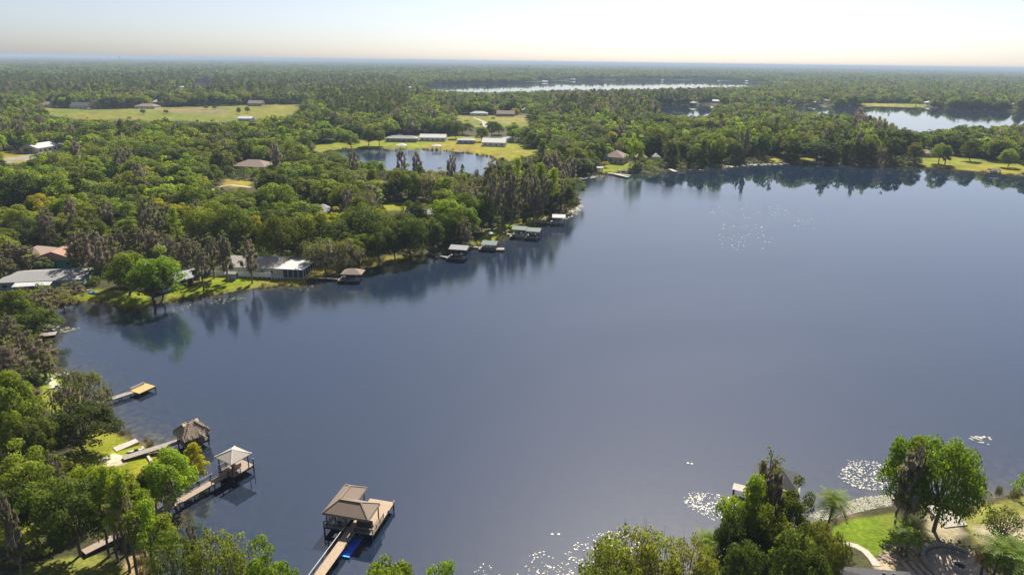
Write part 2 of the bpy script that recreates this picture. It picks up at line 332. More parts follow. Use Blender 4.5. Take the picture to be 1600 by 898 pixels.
# ------------------------------------------------------------------ ground and water sheets
def lawns():
    g = (0.180,0.190,0.010); dry = (0.215,0.185,0.045); fld = (0.135,0.150,0.014)
    bare = (0.34,0.26,0.17); sand = (0.55,0.44,0.31); soil = (0.075,0.062,0.036)
    return [  # colour, edge softness (m), polygon in photo pixels
    (g,1.5,[(238,484),(262,455),(300,447),(318,428),(440,434),(470,413),(500,406),(560,405),(600,398),(640,395),(645,406),(592,417),(560,422),(500,436),(470,449),(400,452),(350,460),(300,469)]),
    (g,1.5,[(92,478),(108,460),(150,450),(200,452),(240,458),(235,480),(158,474)]),
    (g,2,[(735,388),(755,362),(800,345),(850,334),(872,338),(832,356),(800,368)]),
    (g,3,[(462,236),(500,226),(560,217),(620,213),(700,213),(790,216),(850,240),(795,252),(770,246),(720,238),(680,234),(560,232),(515,238)]),
    (fld,8,[(70,168),(140,172),(250,168),(330,166),(475,163),(460,180),(400,187),(350,192),(300,191),(220,188),(130,187),(76,180)]),
    ((0.19,0.15,0.06),10,[(240,172),(330,169),(360,172),(350,180),(280,178)]),
    (fld,6,[(712,181),(832,181),(824,200),(790,203),(755,200),(715,196)]),
    (dry,6,[(770,186),(820,184),(818,192),(760,194)]),
    (g,4,[(0,236),(30,243),(62,240),(54,257),(0,256)]),
    (g,2,[(1438,242),(1500,246),(1560,252),(1640,262),(1640,272),(1540,268),(1470,263),(1438,259)]),
    (g,2,[(938,256),(990,256),(980,271),(940,272)]),
    (g,2,[(1192,246),(1228,246),(1228,254),(1195,255)]), (g,2,[(1250,246),(1275,246),(1275,254),(1250,254)]),
    (g,2,[(350,282),(395,284),(392,294),(352,292)]), (g,2,[(598,318),(668,316),(672,330),(600,332)]),
    (g,5,[(1345,161),(1445,163),(1445,167),(1345,166.5)]),
    (g,0.8,[(62,640),(60,600),(66,575),(90,580),(108,590),(128,612),(138,632),(120,650),(90,655)]),
    (g,0.8,[(100,720),(130,682),(150,660),(184,674),(222,692),(262,716),(264,740),(240,782),(200,780),(150,740)]),
    (g,0.8,[(0,690),(34,696),(40,722),(0,728)]), (g,0.8,[(0,808),(50,815),(62,850),(0,856)]),
    ((0.15,0.15,0.03),0.8,[(10,910),(50,882),(110,868),(160,862),(200,880),(215,910)]),
    ((0.27,0.20,0.10),0.8,[(185,880),(205,850),(236,845),(238,920),(205,920)]),
    ((0.135,0.185,0.012),0.6,[(1298,815),(1340,800),(1400,788),(1432,828),(1410,858),(1362,868),(1318,846),(1296,836)]),
    (dry,1.0,[(1490,800),(1560,772),(1640,760),(1700,900),(1560,880),(1515,850)]),
    (bare,2.0,[(1500,815),(1550,800),(1640,790),(1700,900),(1570,884),(1520,850)]),
    (sand,0.6,[(66,594),(86,588),(108,600),(112,612),(100,618),(84,608)]),
    (sand,0.5,[(158,716),(176,708),(200,712),(196,724),(174,729),(160,726)]),
    (bare,1,[(1430,795),(1470,790),(1530,838),(1480,852),(1440,830)]),
    (bare,0.5,[(1365,880),(1400,852),(1440,846),(1520,860),(1530,910),(1380,910)]),
    ((0.26,0.23,0.19),3,[(0,252),(55,242),(100,226),(140,220),(142,224),(104,231),(60,247),(0,258)]),
    (bare,2,[(820,346),(870,330),(902,318),(896,326),(876,337),(846,347)]),
    (bare,1,[(1440,260),(1470,260),(1480,264),(1444,262)])]
LAWNS = [(c, s, proj_poly(p, 1.0), p) for c, s, p in lawns()]
def make_sheets():
    ys = np.concatenate([449+FPX*np.tan(np.linspace(rad(68), rad(25), 40)), np.arange(945, 98, -2.0)])
    dep = PITCH+np.arctan((ys-449)/FPX); rr = H/np.tan(dep); rr = rr[(rr > 0) & (rr < 30000)]
    rr = np.concatenate([[2.0], rr, np.geomspace(rr[-1]*1.15, 42000, 8)])
    az = np.concatenate([np.linspace(-180, -50, 30)[:-1], np.linspace(-50, -42, 40)[:-1], np.arange(-42, 42, 0.15), np.linspace(42, 50, 40), np.linspace(50, 180, 30)[1:-1]])
    A, Rr = np.meshgrid(np.radians(az), rr); X = (Rr*np.sin(A)).ravel(); Y = (Rr*np.cos(A)).ravel(); nr, na = len(rr), len(az)
    s = sd_water(X, Y); Z = land_h(X, Y, s)
    far = np.hypot(X, Y)
    # cover colours: litter under the woods, lawns, fields, shore mud
    nA = vnoise(X, Y, 14, 1); nB = vnoise(X, Y, 60, 5); nC = vnoise(X, Y, 4, 7)
    col = np.array([0.040,0.042,0.018])[None]*(0.8+0.5*nA)[:, None]+np.array([0.03,0.022,0.010])[None]*nB[:, None]
    fc = np.array([0.034,0.050,0.020])[None]*(0.7+0.6*vnoise(X, Y, 400, 8))[:, None]
    k = np.clip((far-1200)/1500, 0, 1)[:, None]; col = col*(1-k)+fc*k
    for c, soft, wp, _ in LAWNS:
        x0, y0 = wp.min(0)-soft*2; x1, y1 = wp.max(0)+soft*2
        sel = np.where((X > x0) & (X < x1) & (Y > y0) & (Y < y1))[0]
        if not len(sel): continue
        d = sdist(wp, X[sel], Y[sel])+(nA[sel]-.5)*soft*2+(nC[sel]-.5)*soft*1.2
        t = np.clip(d/soft+0.5, 0, 1)[:, None]
        cb = np.tile(np.array(c), (len(sel), 1))
        if c[1] > c[0]*1.02 and c[2] < .03:
            wd_ = np.clip(vnoise(X[sel], Y[sel], 6, 21)*1.1+vnoise(X[sel], Y[sel], 17, 22)*1.0-.85, 0, .75)[:, None]; cb = cb*(1-wd_)+np.array([.21,.165,.035])[None]*wd_
        cc = cb*(0.78+0.4*nC[sel])[:, None]*(1+(nB[sel]-.5)[:, None]*np.array([.5,.1,.3])[None])
        col[sel] = col[sel]*(1-t)+cc*t
    mud = np.clip(1-np.abs(s+0.4)/1.3, 0, 1)[:, None]*np.clip(1.6*nC, 0, 1)[:, None]*.8; col = col*(1-mud)+np.array([0.15,0.10,0.055])[None]*mud
    idx = np.arange(nr*na).reshape(nr, na)
    a = idx[:-1]; b = idx[1:]; nx = np.roll(idx, -1, 1)
    F4 = np.stack([idx[:-1].ravel(), nx[:-1].ravel(), nx[1:].ravel(), idx[1:].ravel()], 1)
    me = mesh_np('ground', np.stack([X, Y, Z], 1), F4[:, ::-1].copy(), [M['ground_cover']], smooth=True)
    at = me.color_attributes.new('cover', 'FLOAT_COLOR', 'POINT'); at.data.foreach_set('color', np.concatenate([col, np.ones((len(col), 1))], 1).astype(np.float32).ravel())
    tag(C_link('ground', me), kind='structure')
    # water: same rings, every second spoke and ring
    ir = np.unique(np.concatenate([np.arange(0, nr, 2), [nr-1]])); ia = np.arange(0, na, 2)
    sub = idx[np.ix_(ir, ia)]; sx = X[sub]; sy = Y[sub]; ss = s[sub]; cell = np.hypot(sx, sy)*0.012+4
    keep = ss > -cell
    fk = keep[:-1] | keep[1:]; fk = fk | np.roll(fk, -1, 1)
    ii = np.arange(sub.size).reshape(sub.shape); n2 = np.roll(ii, -1, 1)
    F = np.stack([ii[:-1][fk], ii[1:][fk], n2[1:][fk], n2[:-1][fk]], 1)
    used = np.unique(F); rm = np.full(sub.size, -1); rm[used] = np.arange(len(used)); F = rm[F]
    wx = sx.ravel()[used]; wy = sy.ravel()[used]; ws = ss.ravel()[used]
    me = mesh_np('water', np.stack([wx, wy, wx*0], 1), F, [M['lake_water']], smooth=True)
    px, py = Q(wx, wy, wx*0)
    sh = 0.70*np.exp(-np.maximum(ws, 0)/2.2)+0.22*np.exp(-np.maximum(ws, 0)/16)*(wy < 520)  # murky shallows, then a wider brown tint painting the banks' dark reflections
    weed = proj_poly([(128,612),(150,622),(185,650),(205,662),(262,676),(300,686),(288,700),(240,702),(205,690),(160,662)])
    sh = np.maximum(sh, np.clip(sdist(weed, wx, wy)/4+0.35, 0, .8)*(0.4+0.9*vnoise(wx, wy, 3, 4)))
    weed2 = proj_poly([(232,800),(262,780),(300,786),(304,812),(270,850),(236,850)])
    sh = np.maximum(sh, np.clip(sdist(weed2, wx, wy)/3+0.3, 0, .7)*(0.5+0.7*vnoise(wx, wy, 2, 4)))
    # wind: ruffled middle of the lake, sheltered strips near the camera and under the far shore
    calm_far = proj_poly([(860,262),(1010,284),(1150,306),(1280,330),(1420,332),(1700,345),(1900,300),(1700,240),(860,240)])
    ru = np.clip(-sdist(calm_far, wx, wy)/14+0.5, 0, 1)
    ru *= np.clip((wy-95)/90, 0.12, 1)
    ru = np.where(wy > 560, 0.08, ru)*(0.35+0.75*vnoise(wx*.35+wy*.12, wy*1.2-wx*.3, 26, 3)+0.45*vnoise(wx*.3, wy-wx*.35, 9, 6))
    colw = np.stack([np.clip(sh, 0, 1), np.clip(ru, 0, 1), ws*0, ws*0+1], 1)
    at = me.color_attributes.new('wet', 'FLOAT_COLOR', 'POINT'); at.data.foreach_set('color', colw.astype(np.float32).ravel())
    tag(C_link('water', me), kind='structure')
def C_link(name, me):
    o = bpy.data.objects.new(name, me); C.objects.link(o); return o
make_sheets()
# ------------------------------------------------------------------ haze
def haze_box():
    mt = bpy.data.materials.new('haze_air'); mt.use_nodes = True; t = mt.node_tree; t.nodes.clear()
    v = t.nodes.new('ShaderNodeVolumePrincipled'); v.inputs['Density'].default_value = HAZE; v.inputs['Color'].default_value = (0.50,0.62,0.78,1)
    v.inputs['Anisotropy'].default_value = 0.0
    o = t.nodes.new('ShaderNodeOutputMaterial'); t.links.new(v.outputs[0], o.inputs['Volume'])
    b = MB().box(-45000, 45000, -45000, 45000, -5, H+8); ob = b.build('haze', mt); ob['kind'] = 'stuff'
if HAZE > 0: haze_box()
# ------------------------------------------------------------------ tree meshes
def leafcloud(cs, rs, n, size, rng, zmin=-0.45, upw=0.6, flat=0.8, jitter=0.9, elong=1.0, hang=0.0, fill=0.25):
    """n leaf-sized quads spread over (and partly inside) each clump; returns V, F, tint"""
    cs = np.asarray(cs, float); rs = np.asarray(rs, float); k = len(cs)
    wts = (rs**2).prod(1)**0.5 if rs.ndim > 1 else rs**2
    pick = rng.choice(k, n, p=wts/wts.sum()); c = cs[pick]
    r = rs[pick] if rs.ndim > 1 else np.stack([rs[pick], rs[pick], rs[pick]*flat], 1)
    d = rng.normal(size=(n, 3)); d /= np.linalg.norm(d, axis=1)[:, None]
    lo = d[:, 2] < zmin; d[lo, 2] *= -1
    shell = np.where(rng.random(n) < fill, rng.uniform(0.4, 0.85, n), rng.uniform(0.85, 1.08, n))
    p = c+d*r*shell[:, None]
    nrm = d*0.9+rng.normal(size=(n, 3))*jitter*0.6; nrm[:, 2] += upw; nrm /= np.linalg.norm(nrm, axis=1)[:, None]
    a = np.cross(nrm, rng.normal(size=(n, 3))); a /= np.linalg.norm(a, axis=1)[:, None]
    if hang: 
        a = np.tile([0, 0, 1.0], (n, 1))+rng.normal(size=(n, 3))*.15; a /= np.linalg.norm(a, axis=1)[:, None]
    b = np.cross(nrm, a); b /= np.linalg.norm(b, axis=1)[:, None]+1e-9
    s = size*rng.uniform(0.55, 1.35, n)[:, None]
    la = s*elong*0.5; lb = s*0.5/math.sqrt(elong)
    V = np.stack([p-a*la, p+b*lb*rng.uniform(.6, 1, (n, 1)), p+a*la, p-b*lb*rng.uniform(.6, 1, (n, 1))], 1).reshape(-1, 3)
    F = np.arange(n*4).reshape(n, 4)
    tn = rng.random(k)[pick]*0.45+rng.random(n)*0.55
    return V, F, tn
def tube_np(pts, rs, n=6):
    b = MB().tube(pts, rs, n, cap=False); return np.array(b.v), np.array(b.f)
def joinq(parts):
    V = []; F = []; T = []; MI = []; o = 0
    for v, f, t, mi in parts:
        V.append(v); F.append(f+o); o += len(v); T.append(t if t is not None else np.full(len(f), .5)); MI.append(np.full(len(f), mi))
    return np.concatenate(V), np.concatenate(F), np.concatenate(T), np.concatenate(MI)
class Proto: pass
def limb(rng, a, b, r0, r1, wob=0.12, n=4, sides=5):
    a = np.array(a, float); b = np.array(b, float); L = np.linalg.norm(b-a); pts = []
    for i in range(n+1):
        t = i/n; p = a+(b-a)*t
        if 0 < i < n: p = p+rng.normal(size=3)*L*wob*.4; p[2] += math.sin(t*3.14)*L*.05
        pts.append(p)
    return tube_np(pts, [r0+(r1-r0)*(i/n)**.8 for i in range(n+1)], sides)
def make_proto(kind, seed, lod):
    """lod 2: near, 1: middle, 0: far. Returns trunk arrays, crown arrays, moss arrays; base at origin, metres"""
    rng = np.random.default_rng(seed*101+hash_kind(kind)); W = []; Lf = []; Ms = []
    q = {2: 1.0, 1: 0.42, 0: 0.13}[lod]; ls = {2: 1.0, 1: 1.5, 0: 2.6}[lod]; sides = {2: 6, 1: 5, 0: 4}[lod]
    if kind in ('oak', 'oakwide', 'oaksparse', 'shrub'):
        Hh = {'oak': 14, 'oakwide': 13, 'oaksparse': 14, 'shrub': 3.2}[kind]; R = {'oak': 7.0, 'oakwide': 9.5, 'oaksparse': 7.0, 'shrub': 2.2}[kind]
        npf = {'oak': 46, 'oakwide': 64, 'oaksparse': 34, 'shrub': 12}[kind]
        lean = rng.normal(size=2)*.8 if kind != 'shrub' else np.zeros(2)
        cs = []; rs = []; lob = [rng.normal(0, .17) for _ in range(7)]
        for i in range(npf):
            th = i*2.399+rng.uniform(-.35, .35); u = (i+.5)/npf; el = math.asin(min(1, max(-.35, 1-1.32*u+rng.normal(0, .05))))
            er = 1+lob[int((th % 6.283)/6.2832*7) % 7]+rng.normal(0, .08)
            x = R*.80*er*math.cos(el)*math.cos(th); y = R*.80*er*math.cos(el)*math.sin(th)
            z = Hh*(.50+.40*math.sin(el)*er)
            pr = R*rng.uniform(.17, .33)*(1.15 if kind == 'shrub' else 1)
            cs.append((x+lean[0], y+lean[1], z)); rs.append((pr, pr, pr*rng.uniform(.6, .85)))
        n = int({'oak': 8600, 'oakwide': 12000, 'oaksparse': 2700, 'shrub': 500}[kind]*q)
        V, F, T = leafcloud(cs, rs, n, (.50 if kind != 'shrub' else .36)*ls, rng); Lf.append((V, F, T, 1))
        tr = {'oak': .42, 'oakwide': .6, 'oaksparse': .36, 'shrub': .08}[kind]
        if kind != 'shrub' or lod == 2:
            fk = np.array([lean[0]*.3, lean[1]*.3, Hh*.30]); W.append((*limb(rng, (0,0,-1.0), fk, tr, tr*.75, sides=sides+1), None, 0))
            for i in ([] if lod == 0 else range(0, npf, {2: 1 if kind == 'oaksparse' else 2, 1: 6}[lod])):
                c = np.array(cs[i]); mid = fk+(c-fk)*.5; mid[2] -= .06*Hh
                W.append((*limb(rng, fk, mid, tr*.5, tr*.28, n=2, sides=sides-1), None, 0)); W.append((*limb(rng, mid, c, tr*.28, tr*.08, n=2, sides=sides-2), None, 0))
                if kind == 'oaksparse':
                    for _ in range(2): W.append((*limb(rng, mid, c+rng.normal(size=3)*1.3, tr*.15, .03, n=2, sides=3), None, 0))
        if kind == 'oaksparse':
            V, F, T = leafcloud([(c[0], c[1], c[2]-1.2) for c in cs], [(r[0]*.8, r[1]*.8, 1.1) for r in rs], int(500*q), .8*ls, rng, elong=2.6, hang=1, fill=.8); Ms.append((V, F, T, 2))
    elif kind in ('mosscypress', 'cypress', 'pine', 'conecypress'):
        Hh = {'mosscypress': 17, 'cypress': 18, 'pine': 19, 'conecypress': 13}[kind]; cs = []; rs = []
        R = {'mosscypress': 4.0, 'cypress': 2.9, 'pine': 3.0, 'conecypress': 3.4}[kind]
        z0 = {'mosscypress': .30, 'cypress': .42, 'pine': .55, 'conecypress': .16}[kind]
        nb = {'mosscypress': 30, 'cypress': 34, 'pine': 24, 'conecypress': 44}[kind]
        bend = rng.normal(size=2)*.5
        for i in range(nb):
            t = (i+rng.random())/nb; z = Hh*(z0+(1-z0)*t*.97); th = i*2.4+rng.uniform(-.5, .5)
            prof = (1-t)**.55*.95+.12 if kind in ('conecypress', ) else (math.sin(min(1, t*1.15+.18)*3.0)*.8+.28)
            if kind == 'mosscypress': prof = .25+.85*(1-t)**.75*(1 if t > .12 else .55)
            rr = R*prof*rng.uniform(.30, 1.0)
            cs.append((rr*math.cos(th)+bend[0]*t, rr*math.sin(th)+bend[1]*t, z)); pr = rng.uniform(.6, 1.15)*(1.2 if kind != 'mosscypress' else 1.0-.35*t)
            rs.append((pr, pr, pr*(.5 if kind == 'pine' else .62)))
        n = int({'mosscypress': 800, 'cypress': 2100, 'pine': 1700, 'conecypress': 3800}[kind]*q)
        V, F, T = leafcloud(cs, rs, n, .42*ls, rng, upw=.5, fill=.35, jitter=1.2); Lf.append((V, F, T, 1))
        W.append((*limb(rng, (0,0,-1.2), (bend[0]*.3, bend[1]*.3, Hh*.45), .36, .22, wob=.04, sides=sides+1), None, 0))
        W.append((*limb(rng, (bend[0]*.3, bend[1]*.3, Hh*.45), (bend[0], bend[1], Hh*.97), .22, .04, wob=.05, sides=sides), None, 0))
        if lod:
            for i in range(0, nb, 1 if lod == 2 else 4):
                c = np.array(cs[i]); b0 = np.array((bend[0]*.8*c[2]/Hh, bend[1]*.8*c[2]/Hh, c[2]-.5-np.hypot(c[0], c[1])*(.5 if kind == 'mosscypress' else .15)))
                W.append((*limb(rng, b0, c, .09, .03, n=2, sides=3), None, 0))
        if kind in ('mosscypress', ) or (kind == 'cypress' and seed % 2):
            cm = [(c[0]*.85, c[1]*.85, c[2]-.75) for c in cs[:-5]]; n = int((2000 if kind == 'mosscypress' else 350)*q)
            V, F, T = leafcloud(cm, [(r[0]*.9, r[1]*.9, 1.0) for r in rs[:-5]], n, .48*ls, rng, elong=3.0, hang=1, fill=.8); Ms.append((V, F, T, 2))
    return W, Lf, Ms
def hash_kind(k): return sum(ord(c)*(i+3) for i, c in enumerate(k)) % 9973
ARR = {}
def arrays(kind, seed, lod):
    k = (kind, seed, lod)
    if k not in ARR: ARR[k] = make_proto(kind, seed, lod)
    return ARR[k]
MESH = {}
def part_mesh(kind, seed, lod, part, mat):
    k = (kind, seed, lod, part, mat)
    if k not in MESH:
        src = arrays(kind, seed, lod)[{'trunk': 0, 'crown': 1, 'moss': 2}[part]]
        if not src: MESH[k] = None
        else:
            V, F, T, MI = joinq(src); MESH[k] = mesh_np(part, V, F, [M[mat]], tint=T, smooth=(part == 'trunk'))
    return MESH[k]
def joined_mesh(kind, seed, lod, leaf, bark='bark'):
    W, L, S = arrays(kind, seed, lod); V, F, T, MI = joinq(W+L+S)
    return mesh_np('tree_%s' % kind, V, F, [M[bark], M[leaf], M['moss']], mi=MI, tint=T)
SIZE = {'oak': (14.8, 8.5), 'oakwide': (13.8, 11.4), 'oaksparse': (14.8, 8.4), 'shrub': (3.2, 2.5), 'mosscypress': (17, 4.0), 'cypress': (18, 3.6), 'pine': (19, 3.6), 'conecypress': (13, 3.9)}
# kind -> (mesh kind, leaf material, object name, category, colour word, noun)
KINDS = {
 'oak': ('oak', 'oak_leaf', 'oak_tree', 'tree', 'mid green', 'oak'), 'wide': ('oakwide', 'oak_leaf', 'oak_tree', 'tree', 'broad mid green', 'oak'),
 'dark': ('oak', 'dark_leaf', 'oak_tree', 'tree', 'dark green', 'oak'), 'darkwide': ('oakwide', 'dark_leaf', 'oak_tree', 'tree', 'broad dark green', 'oak'),
 'bright': ('oak', 'bright_leaf', 'oak_tree', 'tree', 'bright green', 'oak'), 'yellow': ('oak', 'yellow_leaf', 'flowering_tree', 'tree', 'yellow', 'tree'),
 'sparse': ('oaksparse', 'olive_leaf', 'oak_tree', 'tree', 'thin grey green', 'oak'), 'olive': ('oak', 'olive_leaf', 'oak_tree', 'tree', 'olive green', 'oak'),
 'moss': ('mosscypress', 'olive_leaf', 'cypress_tree', 'tree', 'grey mossy', 'cypress'), 'cypress': ('cypress', 'cypress_leaf', 'cypress_tree', 'tree', 'feathery green', 'cypress'),
 'dcypress': ('conecypress', 'pine_leaf', 'cypress_tree', 'tree', 'dark bushy', 'cypress'), 'cone': ('conecypress', 'cypress_leaf', 'cypress_tree', 'tree', 'bushy green', 'cypress'),
 'pine': ('pine', 'pine_leaf', 'pine_tree', 'tree', 'slender', 'pine'), 'shrub': ('shrub', 'shrub_leaf', 'shrub', 'shrub', 'green', 'shrub'),
 'open': ('oaksparse', 'oak_leaf', 'oak_tree', 'tree', 'open crowned green', 'oak'), 'willow': ('oaksparse', 'willow_leaf', 'willow_tree', 'tree', 'pale yellow green', 'willow'),
 'brightwide': ('oakwide', 'fresh_leaf', 'oak_tree', 'tree', 'broad bright green', 'oak'),
 'bshrub': ('shrub', 'bright_leaf', 'shrub', 'shrub', 'bright green', 'shrub'), 'gold': ('conecypress', 'yellow_leaf', 'cypress_tree', 'tree', 'golden', 'cypress')}
TREES = []      # records for labelling: object, px, py, kind, size
def plant(kind, x, y, z, h, wd, rz, seed, lod, label=None):
    mk, leaf, name, cat, colw, noun = KINDS[kind]; bh, br = SIZE[mk]
    t = thing(name, None, cat, (x, y, z), rz)
    t.scale = (wd/(2*br), wd/(2*br), h/bh)
    for part, mat in (('trunk', 'pale_bark' if kind in ('sparse', 'moss') else 'bark'), ('crown', leaf), ('moss', 'moss')):
        if part == 'moss' and kind in ('open', 'willow'): continue
        me = part_mesh(mk, seed, lod, part, mat)
        if me is None: continue
        o = bpy.data.objects.new(part if part != 'moss' else 'hanging_moss', me); C.objects.link(o); link_child(o, t)
    px, py = Q(x, y, z+h*.6); TREES.append([t, float(px), float(py), kind, h*wd, math.hypot(x, y), label]); return t
# manual trees: kind, base px x, base px y, top px y, crown width px, label
MT = [
 ('dark',45,532,480,78,'bright leafed oak leaning over the small weathered dock on the left shore'),
 ('moss',8,560,488,50,None),('moss',28,578,508,52,None),('moss',62,588,520,52,'grey mossy cypress at the water edge above the green left lawn'),('moss',10,610,530,60,None),('olive',24,560,520,50,None),('moss',74,592,548,30,None),
 ('oak',20,706,578,92,'olive topped oak on the left edge above the sandy landing'),('moss',52,660,600,40,None),
 ('sparse',117,664,578,96,'thin oak with bare grey limbs beside the long timber pier'),
 ('dark',118,708,628,108,'dense dark green oak on the lawn below the timber pier'),('dark',46,735,645,64,None),('oak',10,730,640,50,None),
 ('oak',40,812,708,92,None),('moss',88,800,700,36,'grey mossy cypress rising out of the green oaks at lower left'),
 ('dark',112,866,742,112,'large dark oak shading the lower left lawn'),('oak',60,850,744,84,None),('bright',132,812,722,58,None),('dark',14,850,762,66,None),
 ('cypress',156,868,738,44,None),('cypress',168,876,730,44,None),('cypress',184,892,742,46,None),('cypress',197,900,736,50,None),('cypress',214,868,748,46,None),('cypress',205,850,736,46,None),('cypress',226,892,764,44,None),('cypress',232,915,778,46,None),('cypress',172,854,726,44,None),('cypress',190,858,728,44,None),
 ('moss',14,905,754,34,'tall mossy pine like cypress on the lower left edge'),
 ('bright',266,798,702,90,'rounded bright green tree beside the gazebo walkway'),('dark',238,800,726,54,None),('moss',284,772,716,28,None),
 ('gold',304,752,694,38,'small golden cypress standing in water beside the gazebo walkway'),
 ('cypress',262,900,800,50,None),('open',272,950,830,80,None),('open',330,960,820,100,'open crowned oak over the water at the bottom left'),('open',370,975,834,76,None),('moss',300,930,806,24,None),
 ('bright',432,1000,862,96,'bright green oak crown left of the boathouse walkway'),('bright',602,1010,860,104,'bright green oak crown right of the boathouse walkway'),('bright',676,1030,880,84,None),
 ('willow',985,962,814,112,'pale yellow green willow over lily pads at the bottom centre'),('willow',940,975,838,96,None),('willow',1034,965,822,90,None),('willow',1075,955,836,76,None),('willow',1106,945,848,50,None),('willow',1008,985,846,90,None),('willow',960,1000,860,90,None),
 ('moss',1198,862,700,62,'tall dark mossy cypress in front of the dark roofed boathouse'),('moss',1210,872,716,46,None),
 ('bright',1160,880,754,84,None),('oak',1236,872,766,74,None),('oak',1200,905,792,80,None),('dark',1138,905,800,62,None),('cypress',1178,890,748,50,None),
 ('olive',1290,935,822,80,None),('olive',1240,950,824,90,None),('dark',1170,955,845,80,None),('olive',1310,905,828,34,None),('dark',1268,990,840,90,None),
 ('moss',1430,834,684,70,'huge grey mossy cypress by the pale boat ramp'),('bright',1418,818,674,76,None),('brightwide',1482,830,682,128,'broad bright green oak over the pale boat ramp'),
 ('open',1572,862,788,60,'small open tree on the bare ground near the right edge'),
 ('bshrub',1596,776,744,22,None),
 ('bright',232,478,396,84,'large bright oak beside the blue grey boathouse'),('oak',196,462,390,70,None),('dark',192,446,398,60,None),('bright',250,470,404,50,None),
 ('moss',312,454,384,34,'grey mossy cypress in front of the blue grey boathouse'),('moss',329,434,362,34,None),('moss',350,440,358,34,'grey mossy cypress just left of the small grey shed'),('moss',389,443,364,30,'grey mossy cypress in front of the white fence'),
 ('moss',288,424,366,36,None),('moss',270,420,366,36,None),('moss',254,414,360,36,None),('moss',304,418,370,32,None),('moss',236,410,352,38,None),('moss',215,404,350,40,None),
 ('moss',124,430,352,48,None),('moss',148,432,350,44,None),('moss',170,420,360,40,None),('dcypress',116,428,386,24,None),('moss',184,408,350,40,None),
 ('moss',18,432,372,60,'brown mossy cypress left of the teal house'),('moss',44,428,382,44,None),('moss',2,440,384,44,None),
 ('moss',78,492,444,58,None),('moss',56,500,452,56,None),('sparse',96,486,448,48,None),('moss',108,470,440,50,None),('dark',40,510,462,60,None),('olive',18,520,450,56,None),('shrub',75,424,408,22,'round green shrub in front of the teal house wall'),
 ('wide',438,410,334,72,'rounded dark oak behind the screened porch'),('wide',322,384,316,82,'large green oak above the fenced lawn'),('wide',366,390,322,70,None),('yellow',398,382,334,26,'yellow topped tree behind the lakeside house'),
 ('sparse',506,428,366,68,'sprawling grey limbed oak on the bank right of the porch'),('sparse',545,422,372,60,None),('sparse',480,410,366,46,None),
 ('yellow',520,372,330,44,None),('yellow',584,366,326,36,'yellow tree among the dark shoreline oaks'),('yellow',66,352,306,52,'yellow flowering tree on the left above the grey mossy cypresses'),('yellow',330,222,206,50,'low yellow tree in the left woods below the field'),('yellow',862,226,212,16,None),
 ('yellow',1288,232,212,26,None),('yellow',944,262,252,14,None),('olive',930,262,244,20,None),
 ('dark',590,414,352,52,None),('darkwide',640,404,336,70,None),('dark',678,396,338,50,None),('oak',560,412,366,44,None),('dark',615,410,350,46,None),
 ('moss',727,390,336,26,'grey mossy tree between two shoreline boathouses'),('dark',705,388,330,44,None),('oak',722,376,316,56,None),('bright',690,368,304,58,None),
 ('cypress',862,338,262,30,None),('moss',872,334,272,26,None),('moss',850,340,266,28,None),('moss',834,346,264,28,None),('moss',820,348,262,28,None),('cypress',845,336,254,30,None),('moss',884,326,276,22,None),('moss',800,350,258,30,None),('moss',786,352,262,28,None),('dcypress',822,356,318,18,None),('moss',770,356,262,30,None),('dark',752,362,310,34,None),('shrub',893,322,306,22,'low green bush on the grassy point'),
 ('dark',1408,246,213,24,None),('olive',1432,256,222,34,'olive green cypress beside the lawn on the far right shore'),('oak',1470,256,222,34,None),('moss',1480,258,226,20,None),('oak',1520,252,216,30,None),('bright',1580,262,232,30,None),
 ('oak',1120,256,210,30,None),
 ('oak',548,235,203,34,'oak standing at the left end of the pond lawn'),('dark',575,229,202,30,None),('olive',592,228,200,24,None),('oak',722,211,190,30,None),('oak',800,213,192,26,None),('dark',690,210,192,26,None),('olive',780,211,194,22,None),('dark',712,217,188,22,None),('dark',768,215,186,28,None),('dark',752,221,196,22,None),('oak',832,222,196,34,None),
 ('dark',224,179,170,9,'leftmost small round tree in the green field'),('dark',260,178,171,8,'second small round tree in the green field'),('dark',322,171,164,8,'third small round tree in the green field'),('dark',336,171,164,8,'fourth small round tree in the green field'),('dark',373,179,167,8,'fifth small tree in the green field'),('oak',386,177,166,9,'rightmost small tree in the green field'),
]
PALMS = [(1290,842,774,50,'feather palm beside the pale lily bed','palm_leaf'),(1415,872,822,50,'broad leafed palm in front of the mossy cypress','palm_leaf'),
 (1100,900,838,48,'drooping palm at the bottom among olive trees','palm_leaf'),
 (1548,912,852,60,'first palm of the row right of the fire pit','palm_leaf'),(1570,925,858,60,'second palm of the row right of the fire pit','palm_leaf'),(1592,922,864,60,'third palm of the row right of the fire pit','palm_leaf'),(1604,950,880,60,'rightmost palm at the bottom right corner','palm_leaf'),(1256,880,826,40,'short palm between the olive bushes','palm_leaf'),
 (1532,904,866,30,'orange leaning dry palm beside the fire pit','dry_frond')]
rs_ = random.Random(5)
def tree_seed(i, bx, by): return random.Random(int(bx*31+by*17))
MAN = []
